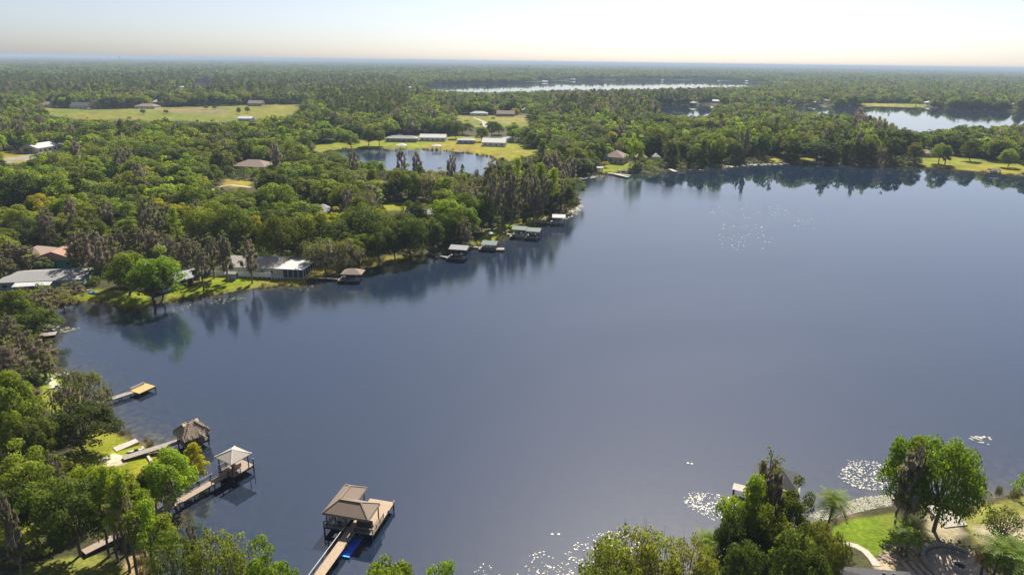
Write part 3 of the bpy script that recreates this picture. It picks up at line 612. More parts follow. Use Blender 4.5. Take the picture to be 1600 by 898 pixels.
for i, (kind, bx, by, ty, wp, lab) in enumerate(MT):
    x, y, z = G(bx, by); h = height_to(ty, x, y, z); wd = wp/FPX*(y*_f[1]+(z+h*.6-H)*_f[2])*1.08
    for _ in range(4): x = float(x)-(float(Q(x, y, z+h*.6)[0])-bx)/FPX*(y*_f[1]+(z+h*.6-H)*_f[2])
    mk = KINDS[kind][0]
    if mk in ('oak', 'oakwide', 'oaksparse'): h = min(h, wd*2.1)
    rt = tree_seed(i, bx, by); sd = rt.randrange({'oak': 4, 'oakwide': 3, 'shrub': 2, 'mosscypress': 6}.get(mk, 3)); MAN.append((x, y, wd/2))
    plant(kind, x, y, z-.1, h, wd, rt.uniform(0, 6.28), sd, 2, lab)
def frond_mesh(mat, rng):
    V = []; F = []; n = 13; L = 1.0
    def rp(t): return Vector((t*L*.9, 0, .42*t-.95*t*t))
    for i in range(n):
        t0, t1 = i/n, (i+1)/n; a, b = rp(t0), rp(t1)
        for s in (-1, 1):
            lw = .40*math.sin(min(1, t0*1.05+.16)*2.9)+.03; o = len(V)
            tip = (a+b)/2+Vector((lw*.45, s*lw, -lw*.38)); V += [tuple(a), tuple(a+(b-a)*.72), tuple(tip)]; F.append((o, o+1, o+2) if s > 0 else (o, o+2, o+1))
    return mesh_np('frond', V, F, [M[mat]], tint=[rng.random() for _ in F])
FM = {k: [frond_mesh(k, rs_) for _ in range(2)] for k in ('palm_leaf', 'dry_frond')}
for (bx, by, ty, wp, lab, mat) in PALMS:
    x, y, z = G(bx, by); h = max(2.0, height_to(ty, x, y, z)); wd = px_len(bx, by, wp)
    t = thing('palm_tree', lab, 'palm', (x, y, z), rs_.uniform(0, 6)); MAN.append((x, y, wd/2))
    th = h*.86; b = MB().tube([(0,0,-.5),(.1,.05,th*.4),(.05,.2,th*.75),(0,.2,th)], [.24,.17,.15,.17], 8); b.build('trunk', M['bark'], t, smooth=True)
    nf = 26
    for k in range(nf):
        o = bpy.data.objects.new('frond', FM[mat][k % 2]); C.objects.link(o); link_child(o, t)
        up = (k/nf); o.location = (0, .2, th-.05+.2*(1-up)); o.rotation_euler = (0, rad(-62+92*up), k*2.4); s = wd*.56*rs_.uniform(.85, 1.1); o.scale = (s, s, s)
# ------------------------------------------------------------------ built things: reserve their windows so that woods do not cover them
CLEAR = [(p, None) for _, _, _, p in LAWNS[:6]]+[(LAWNS[6][3], None)]   # ground that stays in view
CLEAR += [([(530,240),(600,236),(722,240),(766,248),(755,262),(690,258),(600,250),(540,246)], None),
          ([(1335,168),(1600,176),(1600,196),(1500,198),(1440,206),(1420,204),(1395,186),(1345,176)], None),
          ([(668,142),(690,134),(850,130),(1000,128),(1185,130),(1190,135),(1000,139),(860,141),(760,144)], None),
          ([(1026,168),(1112,168),(1112,181),(1034,181)], None), ([(1240,165),(1335,166),(1335,179),(1250,177)], None), ([(300,129),(330,128),(334,133),(306,135)], None),
          ([(880,282),(900,284),(905,300),(910,318),(925,318),(925,282)], None), ([(1440,244),(1600,260),(1600,270),(1440,262)], None), ([(940,257),(985,257),(978,270),(942,270)], None),
          ([(345,280),(400,282),(396,295),(330,300)], None), ([(600,318),(668,318),(668,329),(600,330)], None), ([(0,238),(60,240),(54,256),(0,256)], None)]
FOOT = []   # house footprints (x, y, radius)
def reserve(pxbox, dist, foot):
    x0, y0, x1, y1 = pxbox; CLEAR.append(([(x0,y0),(x1,y0),(x1,y1),(x0,y1)], dist)); FOOT.append(foot)
def window(parent, x, y, z, w_, h_, ax='x', mat='window_glass'):
    """framed window on a wall face at (x, y); ax is the wall's direction"""
    t = .05; b = MB()
    f = (lambda a0, a1, z0, z1, d: b.box(x+a0, x+a1, y-d, y+d, z0, z1)) if ax == 'x' else (lambda a0, a1, z0, z1, d: b.box(x-d, x+d, y+a0, y+a1, z0, z1))
    f(-w_/2-t, -w_/2, z-h_/2-t, z+h_/2+t, .07); f(w_/2, w_/2+t, z-h_/2-t, z+h_/2+t, .07); f(-w_/2, w_/2, z+h_/2, z+h_/2+t, .07); f(-w_/2, w_/2, z-h_/2-t, z-h_/2, .07)
    fr = b.build('window', M['white_vinyl'], parent); b = MB()
    f = (lambda a0, a1, z0, z1, d: b.box(x+a0, x+a1, y-d, y+d, z0, z1)) if ax == 'x' else (lambda a0, a1, z0, z1, d: b.box(x-d, x+d, y+a0, y+a1, z0, z1))
    f(-w_/2, w_/2, z-h_/2, z+h_/2, .04); b.build('pane', M[mat], fr)
def house(name, label, cat, px, py, wpx, depth, hd, wh, rh, wall, roof, gable=False, wins=3, roof_px=None, over=.6, group=None, chimney=False, door=True, axis=None, box=None):
    """px, py: foot of the facade towards the lake; wpx: width in pixels; hd: heading of the facade in degrees"""
    x, y, z = G(px, py); W = px_len(px, py, wpx); rz = rad(hd)
    cx = x-math.sin(rz)*depth/2; cy_ = y+math.cos(rz)*depth/2
    t = thing(name, label, cat, (cx, cy_, z-.05), rz, group)
    MB().box(-W/2, W/2, -depth/2, depth/2, -.6, wh).build('wall', M[wall], t)
    r = MB().hip(-W/2-over, W/2+over, -depth/2-over, depth/2+over, wh, rh, .18, gable, axis).build('roof', M[roof], t)
    if gable:
        b = MB(); ax = axis or ('x' if W >= depth else 'y')
        for s in (-1, 1):
            if ax == 'x': b.add([(s*W/2,-depth/2,wh-.01),(s*W/2,depth/2,wh-.01),(s*W/2,0,wh+rh*.93),(s*(W/2-.1),-depth/2,wh-.01),(s*(W/2-.1),depth/2,wh-.01),(s*(W/2-.1),0,wh+rh*.93)], [(0,1,2),(5,4,3),(0,3,4,1),(1,4,5,2),(2,5,3,0)])
        if b.v: b.build('gable', M[wall], t)
    for k in range(wins):
        xx = -W/2+W*(k+.5)/wins
        if door and k == wins//2 and wins > 1:
            d = MB().box(xx-.5, xx+.5, -depth/2-.06, -depth/2+.03, 0, 2.1).build('door', M['window_glass'], t); continue
        window(t, xx, -depth/2, wh*.55, min(1.5, W/wins*.5), wh*.38)
    if chimney: MB().box(W*.2-.4, W*.2+.4, .3, 1.2, wh, wh+rh+1.2).build('chimney', M['red_shingle'], r)
    bx = box or (px-wpx/2, py-(wh+rh)/px_len(px, py, 1)*.9, px+wpx/2, py)
    reserve(bx, math.hypot(cx, cy_)-depth/2, (cx, cy_, max(W, depth)*.62))
    return t
# ---- lakeside house with screened porch, white fence and shed
MAINX = []
def main_house():
    x, y, z = G(397, 431); hd = rad(-3)
    W = px_len(397, 431, 94); D = 11.0
    t = thing('lakeside_house', 'long pale green house with white porch roof behind the white fence', 'house', (x-math.sin(hd)*D/2, y+math.cos(hd)*D/2, z), hd)
    xr = W/2
    MB().box(-W/2, xr, -D/2, D/2, -.5, 2.8).build('wall', M['cream_siding'], t)
    MB().hip(-W/2-.6, xr-2, -D/2-.6, D/2+.6, 2.8, 2.3, .2, gable=True, axis='x').build('roof', M['pale_shingle'], t)
    b = MB()
    for xx in (-W/2, ): b.add([(xx,-D/2,2.79),(xx,D/2,2.79),(xx,0,4.9),(xx+.1,-D/2,2.79),(xx+.1,D/2,2.79),(xx+.1,0,4.9)], [(0,1,2),(5,4,3),(0,3,4,1),(1,4,5,2),(2,5,3,0)])
    b.build('gable', M['cream_siding'], t)
    for xx in (-W*.05, W*.14, W*.30): window(t, xx, -D/2, 1.5, .8, 1.1)
    # porch on the right end
    px0, px1 = xr-.0, xr+px_len(440, 433, 34)*.95
    pr = MB().add([(px0-2.6,-D/2-1.2,2.9),(px1+.3,-D/2-1.2,2.7),(px1+.3,D/2+2,2.7),(px0-2.6,D/2+2,2.9),(px0-2.6,-D/2-1.2,3.1),(px1+.3,-D/2-1.2,2.9),(px1+.3,D/2+2,2.9),(px0-2.6,D/2+2,3.1)], [(0,3,2,1),(4,5,6,7),(0,1,5,4),(1,2,6,5),(2,3,7,6),(3,0,4,7)])
    pr.build('porch_roof', M['white_metal'], t)
    MB().box(px0+.003, px1, -D/2-1.0, D/2+1.8, -.5, .1).build('porch_floor', M['concrete'], t)
    nx = 4
    for k in range(nx+1):
        xx = px0+.1+(px1-px0-.2)*k/nx; MB().box(xx-.06, xx+.06, -D/2-1.0, -D/2-.88, .1, 2.72).build('post', M['white_vinyl'], t)
        if k < nx: MB().box(xx+.06, px0+.1+(px1-px0-.2)*(k+1)/nx-.06, -D/2-.96, -D/2-.93, .1, 2.7).build('screen', M['screen_mesh'], t)
    ny = 6
    for k in range(1, ny+1):
        yy = -D/2-.94+(D+2.6)*k/ny; MB().box(px1-.12, px1, yy-.06, yy+.06, .1, 2.72).build('post', M['white_vinyl'], t)
        MB().box(px1-.08, px1-.05, yy-(D+2.6)/ny+.06, yy-.06, .1, 2.7).build('screen', M['screen_mesh'], t)
    FOOT.append((x, y+6, W*.6)); CLEAR.append(([(352,400),(455,400),(455,433),(352,433)], math.hypot(x, y)))
main_house()
def fence():
    a = G(314, 430); b = G(424, 436); n = 15
    A = Vector(a); B = Vector(b); t = thing('white_fence', 'long white panel fence along the back of the lawn', 'fence', A, math.atan2(B.y-A.y, B.x-A.x)); L = (B-A).length
    for k in range(n+1):
        MB().box(k*L/n-.07, k*L/n+.07, -.07, .07, -.4, 1.75).build('post', M['white_vinyl'], t)
        if k < n: MB().box(k*L/n+.07, (k+1)*L/n-.07, -.025, .025, .02, 1.6).build('panel', M['white_vinyl'], t)
    a = Vector(G(424, 436.5)); b = Vector(G(443, 437.5)); t = thing('lattice_fence', 'short low white railing at the foot of the screened porch', 'fence', a, math.atan2(b.y-a.y, b.x-a.x)); L = (b-a).length
    for k in range(5): MB().box(k*L/4-.05, k*L/4+.05, -.05, .05, -.3, 1.1).build('post', M['white_vinyl'], t)
    for zz in (.3, .65, 1.0): MB().box(0, L, -.02, .02, zz, zz+.12).build('rail', M['white_vinyl'], t)
fence()
def shed():
    x, y, z = G(361, 437.5); t = thing('garden_shed', 'small grey shed with low roof in front of the white fence', 'shed', (x, y+1.2, z), rad(-6))
    MB().box(-1.7, 1.7, -1.2, 1.2, -.3, 2.0).build('wall', M['grey_siding'], t)
    MB().hip(-1.95, 1.95, -1.45, 1.45, 2.0, .5, .1, gable=True).build('roof', M['grey_shingle'], t)
    MB().box(1.7, 1.76, -.5, .5, 0, 1.8).build('door', M['dark_metal'], t)
shed()
def blue_boathouse():
    a = Vector(G(252, 459)); b = Vector(G(280, 451)); c = Vector(G(313, 441)); hd = math.atan2(c.y-a.y, c.x-a.x); W = (c-a).length; D = 7.5
    t = thing('boathouse', 'blue grey boathouse with dark open front beside the big bright oak', 'boathouse', a, hd)
    MB().box(0, W*.47, 0, D, -.5, 2.6).build('wall', M['grey_siding'], t)
    MB().box(W*.47+.003, W, 2.5, D, -.5, 2.6).build('back_wall', M['dark_wood'], t)
    for k in range(4): xx = W*.5+k*(W*.5-.15)/3; MB().box(xx-.08, xx+.08, .1, .26, -.4, 2.6).build('post', M['white_vinyl'], t)
    MB().box(W*.75-.5, W*.75+.5, 2.42, 2.5-.003, 0, 2.1).build('door', M['white_vinyl'], t)
    MB().hip(-.4, W+.5, -.6, D+.5, 2.6, 1.5, .15, gable=True, axis='x').build('roof', M['grey_metal'], t)
    FOOT.append((c.x, c.y+3, 8)); CLEAR.append(([(258,424),(314,424),(314,450),(258,452)], c.length-4))
blue_boathouse()
house('grey_roof_house', 'low house with long grey roof and pale blue walls at the far left', 'house', 62, 452, 112, 12, 12, 2.7, 1.4, 'blue_siding', 'grey_shingle', wins=6, box=(0,420,118,446))
def awning():
    x, y, z = G(50, 458); t = thing('patio_awning', 'white sloping patio cover in front of the long grey roof', 'awning', (x, y, z), rad(14))
    L = px_len(50, 458, 52)
    MB().add([(-L/2,0,2.2),(L/2,0,2.2),(L/2,3.6,2.75),(-L/2,3.6,2.75),(-L/2,0,2.3),(L/2,0,2.3),(L/2,3.6,2.85),(-L/2,3.6,2.85)], [(0,3,2,1),(4,5,6,7),(0,1,5,4),(1,2,6,5),(2,3,7,6),(3,0,4,7)]).build('cover', M['white_metal'], t)
    for k in range(6): xx = -L/2+.2+(L-.4)*k/5; MB().box(xx-.06, xx+.06, .1, .22, -.3, 2.22).build('post', M['white_vinyl'], t)
awning()
house('teal_house', 'teal walled house with terracotta shingle roof in the left woods', 'house', 86, 419, 62, 13, 2, 3.2, 2.6, 'teal_siding', 'red_shingle', gable=True, axis='y', wins=3, chimney=True, box=(48,386,112,416))
house('brown_roof_house', 'house with plain brown roof just left of the teal house', 'house', 48, 412, 34, 10, 8, 2.8, 2.0, 'tan_siding', 'brown_shingle', wins=2, box=(34,390,60,402))
# ---- roofs among the woods
HS = [
 ('forest_house','wide brown hip roof house among the left woods',388,268,56,16,-10,3.0,3.4,'tan_siding','brown_shingle',False,4,(362,243,414,261)),
 ('forest_house','dark roofed house with pale gable left of the blue walled house',464,344,32,11,10,3,2.4,'grey_siding','dark_shingle',True,3,(454,322,476,336)),
 ('forest_house','blue walled house with glinting roof in the middle of the woods',508,342,30,11,20,3,2.6,'blue_siding','grey_metal',False,3,(498,312,522,330)),
 ('forest_house','long flat grey roof behind the dark shoreline oaks',658,344,56,10,-3,2.8,1.6,'grey_siding','grey_shingle',False,4,(634,328,686,336)),
 ('forest_house','brown roof at the far left edge of the woods',6,350,36,11,0,3,2.2,'white_siding','brown_shingle',False,3,(0,331,22,341)),
 ('forest_house','small pale roof glimpsed in the upper left woods',178,294,20,9,0,3,2.0,'white_siding','tan_shingle',False,2,(170,276,190,290)),
 ('orange_roof_house','low reddish roof behind the grey mossy cypresses',236,404,24,8,0,2.6,1.2,'tan_siding','red_shingle',False,2,(226,388,250,397)),
 ('field_house','pale house at the left end of the green field',72,168,17,14,0,3.5,4,'white_siding','brown_shingle',True,3,(64,156,84,168)),
 ('field_house','dark roofed farmhouse with white gable above the green field',123,170,26,16,0,3.5,4.5,'white_siding','dark_shingle',True,4,(110,158,139,170)),
 ('field_house','wide pale roof house at the top edge of the green field',226,170,30,16,0,3.2,3.2,'white_siding','tan_shingle',False,4,(212,158,242,168)),
 ('field_house','small white shed roof right of the wide pale field house',242,164,10,12,0,4,3,'white_siding','white_metal',False,2,(236,157,247,164)),
 ('field_house','pink brown house at the right end of the field',398,166,20,14,0,4,4,'tan_siding','brown_shingle',True,3,(388,152,408,166)),
 ('field_barn','small white barn on the near edge of the field',382,189,20,12,0,2.6,2,'white_siding','white_metal',True,2,(370,178,394,187)),
 ('pond_house','long low grey house on the pond lawn',627,222,46,11,0,3.0,2.0,'grey_siding','grey_shingle',False,6,(600,211,650,222)),
 ('pond_house','white roofed long building with dark dome end by the pond',676,221,38,12,0,3.2,2.6,'white_siding','white_metal',True,5,(655,210,696,221)),
 ('pond_house','flat white roofed house right of the long white building',728,225,26,11,0,3.0,1.6,'blue_siding','grey_metal',False,3,(714,215,741,225)),
 ('pond_house','house with pinkish white metal roof near the pond corner',771,229,34,14,-6,3.2,3.0,'white_siding','white_metal',True,4,(752,214,792,229)),
 ('pond_house','small flat roof at the right end of the pond lawn',793,222,16,10,-6,3.0,1.2,'tan_siding','grey_metal',False,2,(784,217,802,223)),
 ('far_house','white roofed house at the top of the small field',748,181,26,14,0,3,2.4,'white_siding','grey_metal',False,3,(738,172,762,180)),
 ('far_house','brown gabled house behind the small field',790,182,26,14,0,3,4,'tan_siding','brown_shingle',True,3,(738,172,762,180)),
 ('shore_house','big brown roofed house above the bright lawn on the far shore',958,256,30,16,-22,4.5,4.2,'tan_siding','brown_shingle',False,4,(940,231,976,256)),
 ('shore_house','pink roofed house showing through the far shore trees',1003,253,16,10,0,3,2.6,'white_siding','red_shingle',False,3,(995,242,1012,250)),
 ('shore_house','white sided house right of the pink roofed one on the far shore',1026,252,10,9,0,3,2.4,'white_siding','white_metal',False,2,(1020,243,1030,250)),
 ('shore_house','small white cottage between trees at the far right shore',1412,248,12,8,0,3,1.8,'white_siding','white_metal',False,2,(1407,235,1420,244)),
 ('shore_house','brown house behind the lawn on the far right shore',1452,246,26,12,0,3,2.2,'tan_siding','brown_shingle',False,3,(1447,234,1470,243)),
 ('shore_house','small roof at the right edge of the far shore',1584,254,20,10,0,3,2,'tan_siding','grey_shingle',False,2,(1572,244,1586,252)),
]
for (nm, lab, px, py, wpx, dep, hd, wh, rh, wl, rf, gb, wn, bx) in HS:
    house(nm, lab, 'house' if 'barn' not in nm else 'barn', px, py, wpx, dep, hd, wh, rh, wl, rf, gable=gb, wins=wn, box=bx, axis='x' if gb else None)
def long_barn():
    a = Vector(G(60, 240)); b = Vector(G(103, 232)); L = (b-a).length; t = thing('long_white_barn', 'long white metal roofed barn beside the road at upper left', 'barn', a, math.atan2(b.y-a.y, b.x-a.x))
    MB().box(0, L, 0, 14, -.5, 3.6).build('wall', M['white_siding'], t); MB().hip(-.5, L+.5, -.6, 14.6, 3.6, 2.6, .2, gable=True, axis='x').build('roof', M['white_metal'], t)
    for k in range(6): window(t, L*(k+.5)/6, 0, 1.8, 2.4, 1.4)
    FOOT.append((a.x+L/2, a.y+8, L*.6)); CLEAR.append(([(58,220),(104,219),(104,236),(58,240)], a.length))
long_barn()
# far lake houses: pale roofs and boat shelters along the distant shores
FAR = [(1118,161,10),(1083,164,6),(1090,158,5),(1290,160,9),(1298,158,7),(1212,159,4),(1234,162,5),(1254,162,6),(1272,163,6),(1451,163,9),(1476,160,4),(1583,166,8),
 (852,129,7),(895,126,8),(944,124,6),(958,125,5),(975,127,4),(1124,124,7),(1136,123,6),(1143,123,5),(1166,128,4),(640,139,6),(645,131,4),(592,128,4),(625,117,4),(285,139,9),(272,137,6),(355,119,4),(1210,133,5),(1222,133,4),(1402,134,5),(1196,158,5),(820,176,8),(460,146,5),(1036,127,4)]
for i, (px, py, wp) in enumerate(FAR):
    x, y, z = G(px, py); W = px_len(px, py, wp)*1.15; D = 11+i % 5*1.5
    t = thing('distant_house', None, 'house', (x, y, z), rad(rs_.uniform(-25, 25))); wh = 3.4; 
    if z < .3: wh = 3.0
    MB().box(-W/2, W/2, -D/2, D/2, -.6, wh).build('wall', M[['white_siding', 'tan_siding', 'white_siding'][i % 3]], t)
    MB().hip(-W/2-.5, W/2+.5, -D/2-.5, D/2+.5, wh, 2.6, .2, gable=i % 2 == 0).build('roof', M[['white_metal', 'white_metal', 'grey_metal', 'tan_shingle'][i % 4]], t)
    w2 = W/4
    for k in range(2): window(t, -w2+k*2*w2, -D/2, 1.8, w2*.8, 1.3)
    where = 'beyond the broad far lake' if py < 134 and px > 640 else 'on the second far lake shore' if px > 1000 else 'in the distant left woods' if px < 640 else 'near the far lake'
    t['label'] = ['white', 'pale', 'small pale', 'bright', 'tiny'][i % 5]+' roofed house '+where
    t['_px'] = px; t['_py'] = py
    reserve((px-wp/2, py-5, px+wp/2, py), math.hypot(x, y)-D, (x, y, W))
# ---- docks
def planks(b, x0, x1, y0, y1, z, along='x', pw=.15, th=.05):
    """planks laid across; along = direction the deck runs"""
    if along == 'x':
        n = max(1, int((x1-x0)/pw)); s = (x1-x0)/n
        for k in range(n): b.box(x0+k*s+.006, x0+(k+1)*s-.006, y0, y1, z-th-(.004 if k % 3 == 0 else 0), z-(.004 if k % 3 == 0 else 0))
    else:
        n = max(1, int((y1-y0)/pw)); s = (y1-y0)/n
        for k in range(n): b.box(x0, x1, y0+k*s+.006, y0+(k+1)*s-.006, z-th-(.004 if k % 3 == 0 else 0), z-(.004 if k % 3 == 0 else 0))
    return b
def post(t, x, y, z0, z1, r=.11, mat='dark_wood'):
    return MB().tube([(x,y,z0),(x,y,z1)], [r, r*.95], 8).build('post', M[mat], t)
def walkway(t, L, w_, z, mat, x0=0.0, y0=0.0, step=2.6, pw=.15, big=False):
    """deck running along local +x from x0"""
    planks(MB(), x0, x0+L, y0-w_/2, y0+w_/2, z, 'x', pw).build('deck_planks', M[mat], t, kind='stuff')
    for s in (-1, 1): MB().box(x0, x0+L, y0+s*(w_/2-.12)-.05, y0+s*(w_/2-.12)+.05, z-.27, z-.056).build('beam', M['dark_wood'], t)
    n = max(1, int(L/step))
    for k in range(n+1):
        for s in (-1, 1): post(t, x0+.15+(L-.3)*k/n, y0+s*(w_/2-.02), -2.2, z-.01)
def railing(t, pts, z, h=1.0, mat='weathered_plank', nr=3, step=2.0):
    for i in range(len(pts)-1):
        a = Vector((*pts[i], z)); b = Vector((*pts[i+1], z)); L = (b-a).length; n = max(1, round(L/step))
        for k in range(n+(1 if i == len(pts)-2 else 0)):
            p = a+(b-a)*k/n; MB().box(p.x-.05, p.x+.05, p.y-.05, p.y+.05, z, z+h-.03).build('rail_post', M['dark_wood'], t)
        MB().bar(a+Vector((0,0,h)), b+Vector((0,0,h)), .11, .05).build('handrail', M[mat], t)
        for r in range(nr-1): MB().bar(a+Vector((0,0,h*(r+1)/nr)), b+Vector((0,0,h*(r+1)/nr)), .04, .09).build('rail', M['dark_wood'], t)
# shingled L-shaped boathouse on the near water
def near_boathouse():
    ox, oy = P(505, 822, 1.3); rz = rad(-13); t = thing('boathouse', 'tan shingled L shaped boathouse on piles at the end of the long walkway', 'boathouse', (ox, oy, 0), rz)
    z = 1.3; T = 'tan_plank'
    # deck: catwalk on the left, front strip, right side and back platform; open slip on the left
    planks(MB(), 0, .8, 0, 7.4, z, 'y').build('deck_planks', M['weathered_plank'], t, kind='stuff')
    planks(MB(), .806, 8.3, 0, .9, z, 'x').build('deck_planks', M['weathered_plank'], t, kind='stuff')
    planks(MB(), 4.0, 8.3, .906, 8.4, z, 'y').build('deck_planks', M[T], t, kind='stuff')
    for (x0, x1, y0, y1) in ((0,8.3,0,.1),(8.2,8.3,.1,8.4),(4.0,8.2,8.3,8.4),(0,.1,.1,7.4),(3.9,4.0,.9,8.4)): MB().box(x0, x1, y0, y1, z-.35, z-.06).build('beam', M['dark_wood'], t)
    for x, y in ((.1,.1),(.1,3.6),(.1,7.3),(3.9,.1),(3.9,4),(8.15,.1),(8.15,2.8),(8.15,5.6),(8.15,8.3),(6,8.3),(4,8.3),(6,.1),(3.9,7.3)): post(t, x, y, -2.2, z-.02, .14)
    for x, y in ((.5,.35),(7.6,.35),(3.7,.35),(.5,6.9),(3.7,6.9),(.5,3.7),(7.6,3.7),(3.9,3.9)): post(t, x, y, z-.01, z+2.45, .11)
    e = z+2.45
    # L-shaped hip roof: front wing and back wing meeting in a valley
    x0, x1, y0, y1, xb, yb = .1, 7.7, -.1, 4.2, 4.0, 7.6; h = 1.3
    v = [(x0,y0,e),(x1,y0,e),(x1,y1,e),(xb,y1,e),(xb,yb,e),(x0,yb,e), (2.05,2.05,e+h),(5.55,2.05,e+h),(2.05,5.6,e+h)]
    top = [(p[0],p[1],p[2]+.18) for p in v[:6]]+[(p[0],p[1],p[2]+.18) for p in v[6:]]
    V = v[:6]+top
    F = [(5,4,3,2,1,0)]+[(i,(i+1) % 6,6+(i+1) % 6,6+i) for i in range(6)]+[(6,7,13,12),(7,8,13),(8,9,12,13),(9,10,14,12),(10,11,14),(11,6,12,14)]
    roof = MB().add(V, F).build('roof', M['tan_shingle'], t)
    rb = MB(); a = Vector(V[12]); 
    for q in (V[13], V[14]): rb.bar(a+Vector((0,0,.03)), Vector(q)+Vector((0,0,.03)), .28, .06)
    for p, q in ((12,6),(13,7),(13,8),(14,10),(14,11)): rb.bar(Vector(V[p])+Vector((0,0,.03)), Vector(V[q])+Vector((0,0,.03)), .2, .05)
    rb.build('ridge_cap', M['tan_shingle'], roof)
    b = MB(); 
    for i in range(6): b.bar(Vector(v[i])-Vector((0,0,.05)), Vector(v[(i+1) % 6])-Vector((0,0,.05)), .08, .2)
    b.build('fascia', M['weathered_plank'], roof)
    railing(t, [(3.6,.05),(.05,.05),(.05,7.3)], z, .95, 'weathered_plank', 2)
    railing(t, [(5.4,.05),(8.2,.05),(8.2,4.2)], z, .95, 'weathered_plank', 3, 1.4)
    MB().box(5.0, 7.4, 1.2, 2.0, z, z+.9).build('bar_counter', M['dark_wood'], t)
    MB().box(1.2, 3.4, 1.2, 6.6, .35, .6).build('boat_cradle', M['dark_metal'], t)
    for x, y in ((8.25,8.3),(8.25,6.0)): MB().tube([(x,y,z),(x,y,z+.35)], [.09,.07], 8).build('bollard', M['white_vinyl'], t)
    # boat under the roof
    return t, (ox, oy, rz)
bh, bhf = near_boathouse()
def loc(fr, x, y):
    ox, oy, rz = fr; return ox+x*math.cos(rz)-y*math.sin(rz), oy+x*math.sin(rz)+y*math.cos(rz)
def near_walk():
    x0, y0 = loc(bhf, 4.6, -.03); xa, ya = P(498, 898, 1.3); d = Vector((xa-x0, ya-y0)); L = d.length+12
    t = thing('boathouse_walkway', 'tan plank walkway with one white topped handrail leading to the boathouse', 'walkway', (x0, y0, 0), math.atan2(d.y, d.x))
    walkway(t, L, 1.6, 1.3, 'tan_plank'); railing(t, [(0,-.76),(L,-.76)], 1.3, .95, 'white_metal', 2, 2.4)
    railing(t, [(0,.76),(2.6,.76)], 1.3, .95, 'weathered_plank', 2, 1.3)
    for k, xx in enumerate((9.4, )): MB().box(xx-.12, xx+.12, .85, 1.5, 1.0, 1.08).build('cleat_arm', M['white_vinyl'], t)
near_walk()
def hull_mesh(L, W, Hh, n=12, pointed=1.0, flat=False):
    """lofted open hull along +x"""
    V = []; F = []
    for i in range(n+1):
        t = i/n; wv = W/2*(1-max(0, (t-.45)/.55)**2.2*pointed)*(.86+.14*min(1, t*4)); zb = 0.0+Hh*.55*max(0, (t-.6)/.4)**2; zt = Hh*(1+.25*t*t)
        wv = max(wv, .03); V += [(t*L, -wv, zt), (t*L, -wv*.8, zb+Hh*.25), (t*L, 0, zb), (t*L, wv*.8, zb+Hh*.25), (t*L, wv, zt)]
    for i in range(n):
        for k in range(4): a = i*5+k; F.append((a, a+1, a+6, a+5))
    F.append((0,4,3,2,1))
    return V, F
def boat(label, x, y, z, rz, L=6.0, W=2.3, hull='boat_white', group=None, canopy=None):
    t = thing('motor_boat', label, 'boat', (x, y, z), rz, group)
    V, F = hull_mesh(L, W, .95); MB().add(V, F).build('hull', M[hull], t)
    n = 10; b = MB(); up = []
    for i in range(n+1):
        q = i/n; wv = max(.02, W/2*(1-max(0, (q-.45)/.55)**2.2)*(.86+.14*min(1, q*4))-.05); up.append((q*L*.99, wv))
    poly = up+[(a, -b_) for a, b_ in up[::-1]]; b.prism(poly, .55, .60); b.build('deck', M['seat_vinyl'], t)
    b = MB().prism([(L*.62,W*.40),(L*.985,.03),(L*.985,-.03),(L*.62,-W*.40)], .98, 1.03); b.build('foredeck', M['boat_white'], t)
    MB().add([(L*.6,-W*.36,1.0),(L*.6,W*.36,1.0),(L*.52,W*.34,1.5),(L*.52,-W*.34,1.5),(L*.62,-W*.36,1.0),(L*.62,W*.36,1.0),(L*.54,W*.34,1.5),(L*.54,-W*.34,1.5)], [(3,2,1,0),(4,5,6,7),(0,1,5,4),(1,2,6,5),(2,3,7,6),(3,0,4,7)]).build('windshield', M['window_glass'], t)
    for s in (-1, 1): MB().box(L*.38, L*.47, s*W*.2-.28, s*W*.2+.28, .6, 1.05).build('seat', M['seat_vinyl'], t)
    MB().box(L*.05, L*.16, -W*.38, W*.38, .6, 1.0).build('bench', M['seat_vinyl'], t)
    MB().box(-.35, .05, -.22, .22, .3, 1.35).build('outboard_motor', M['boat_dark'], t)
    if canopy:
        MB().box(L*.15, L*.6, -W*.45, W*.45, 2.0, 2.06).build('canopy', M[canopy], t)
    return t
x, y = loc(bhf, 2.3, 1.1); boat('small white motor boat under the left wing of the tan boathouse', x, y, .62, bhf[2]+math.pi/2, 5.4, 2.0)
def float_mat():
    x0, y0 = P(537, 867, .25); x1, y1 = P(558, 838, .25); d = Vector((x1-x0, y1-y0)); t = thing('floating_mat', 'bright blue floating mat moored beside the boathouse walkway', 'float', (x0, y0, .05), math.atan2(d.y, d.x))
    L = d.length*1.05; b = MB()
    n = 7
    for k in range(n): 
        a = -.95+1.9*k/n; b.tube([(0,a+.135,.14),(L*.5,a+.135,.16),(L,a+.135,.14)], [.13,.14,.13], 8)
    b.build('body', M['blue_mat'], t, smooth=True)
    MB().box(-.25, .02, -1.0, 1.0, .02, .24).build('end_tube', M['light_blue_trim'], t)
float_mat()
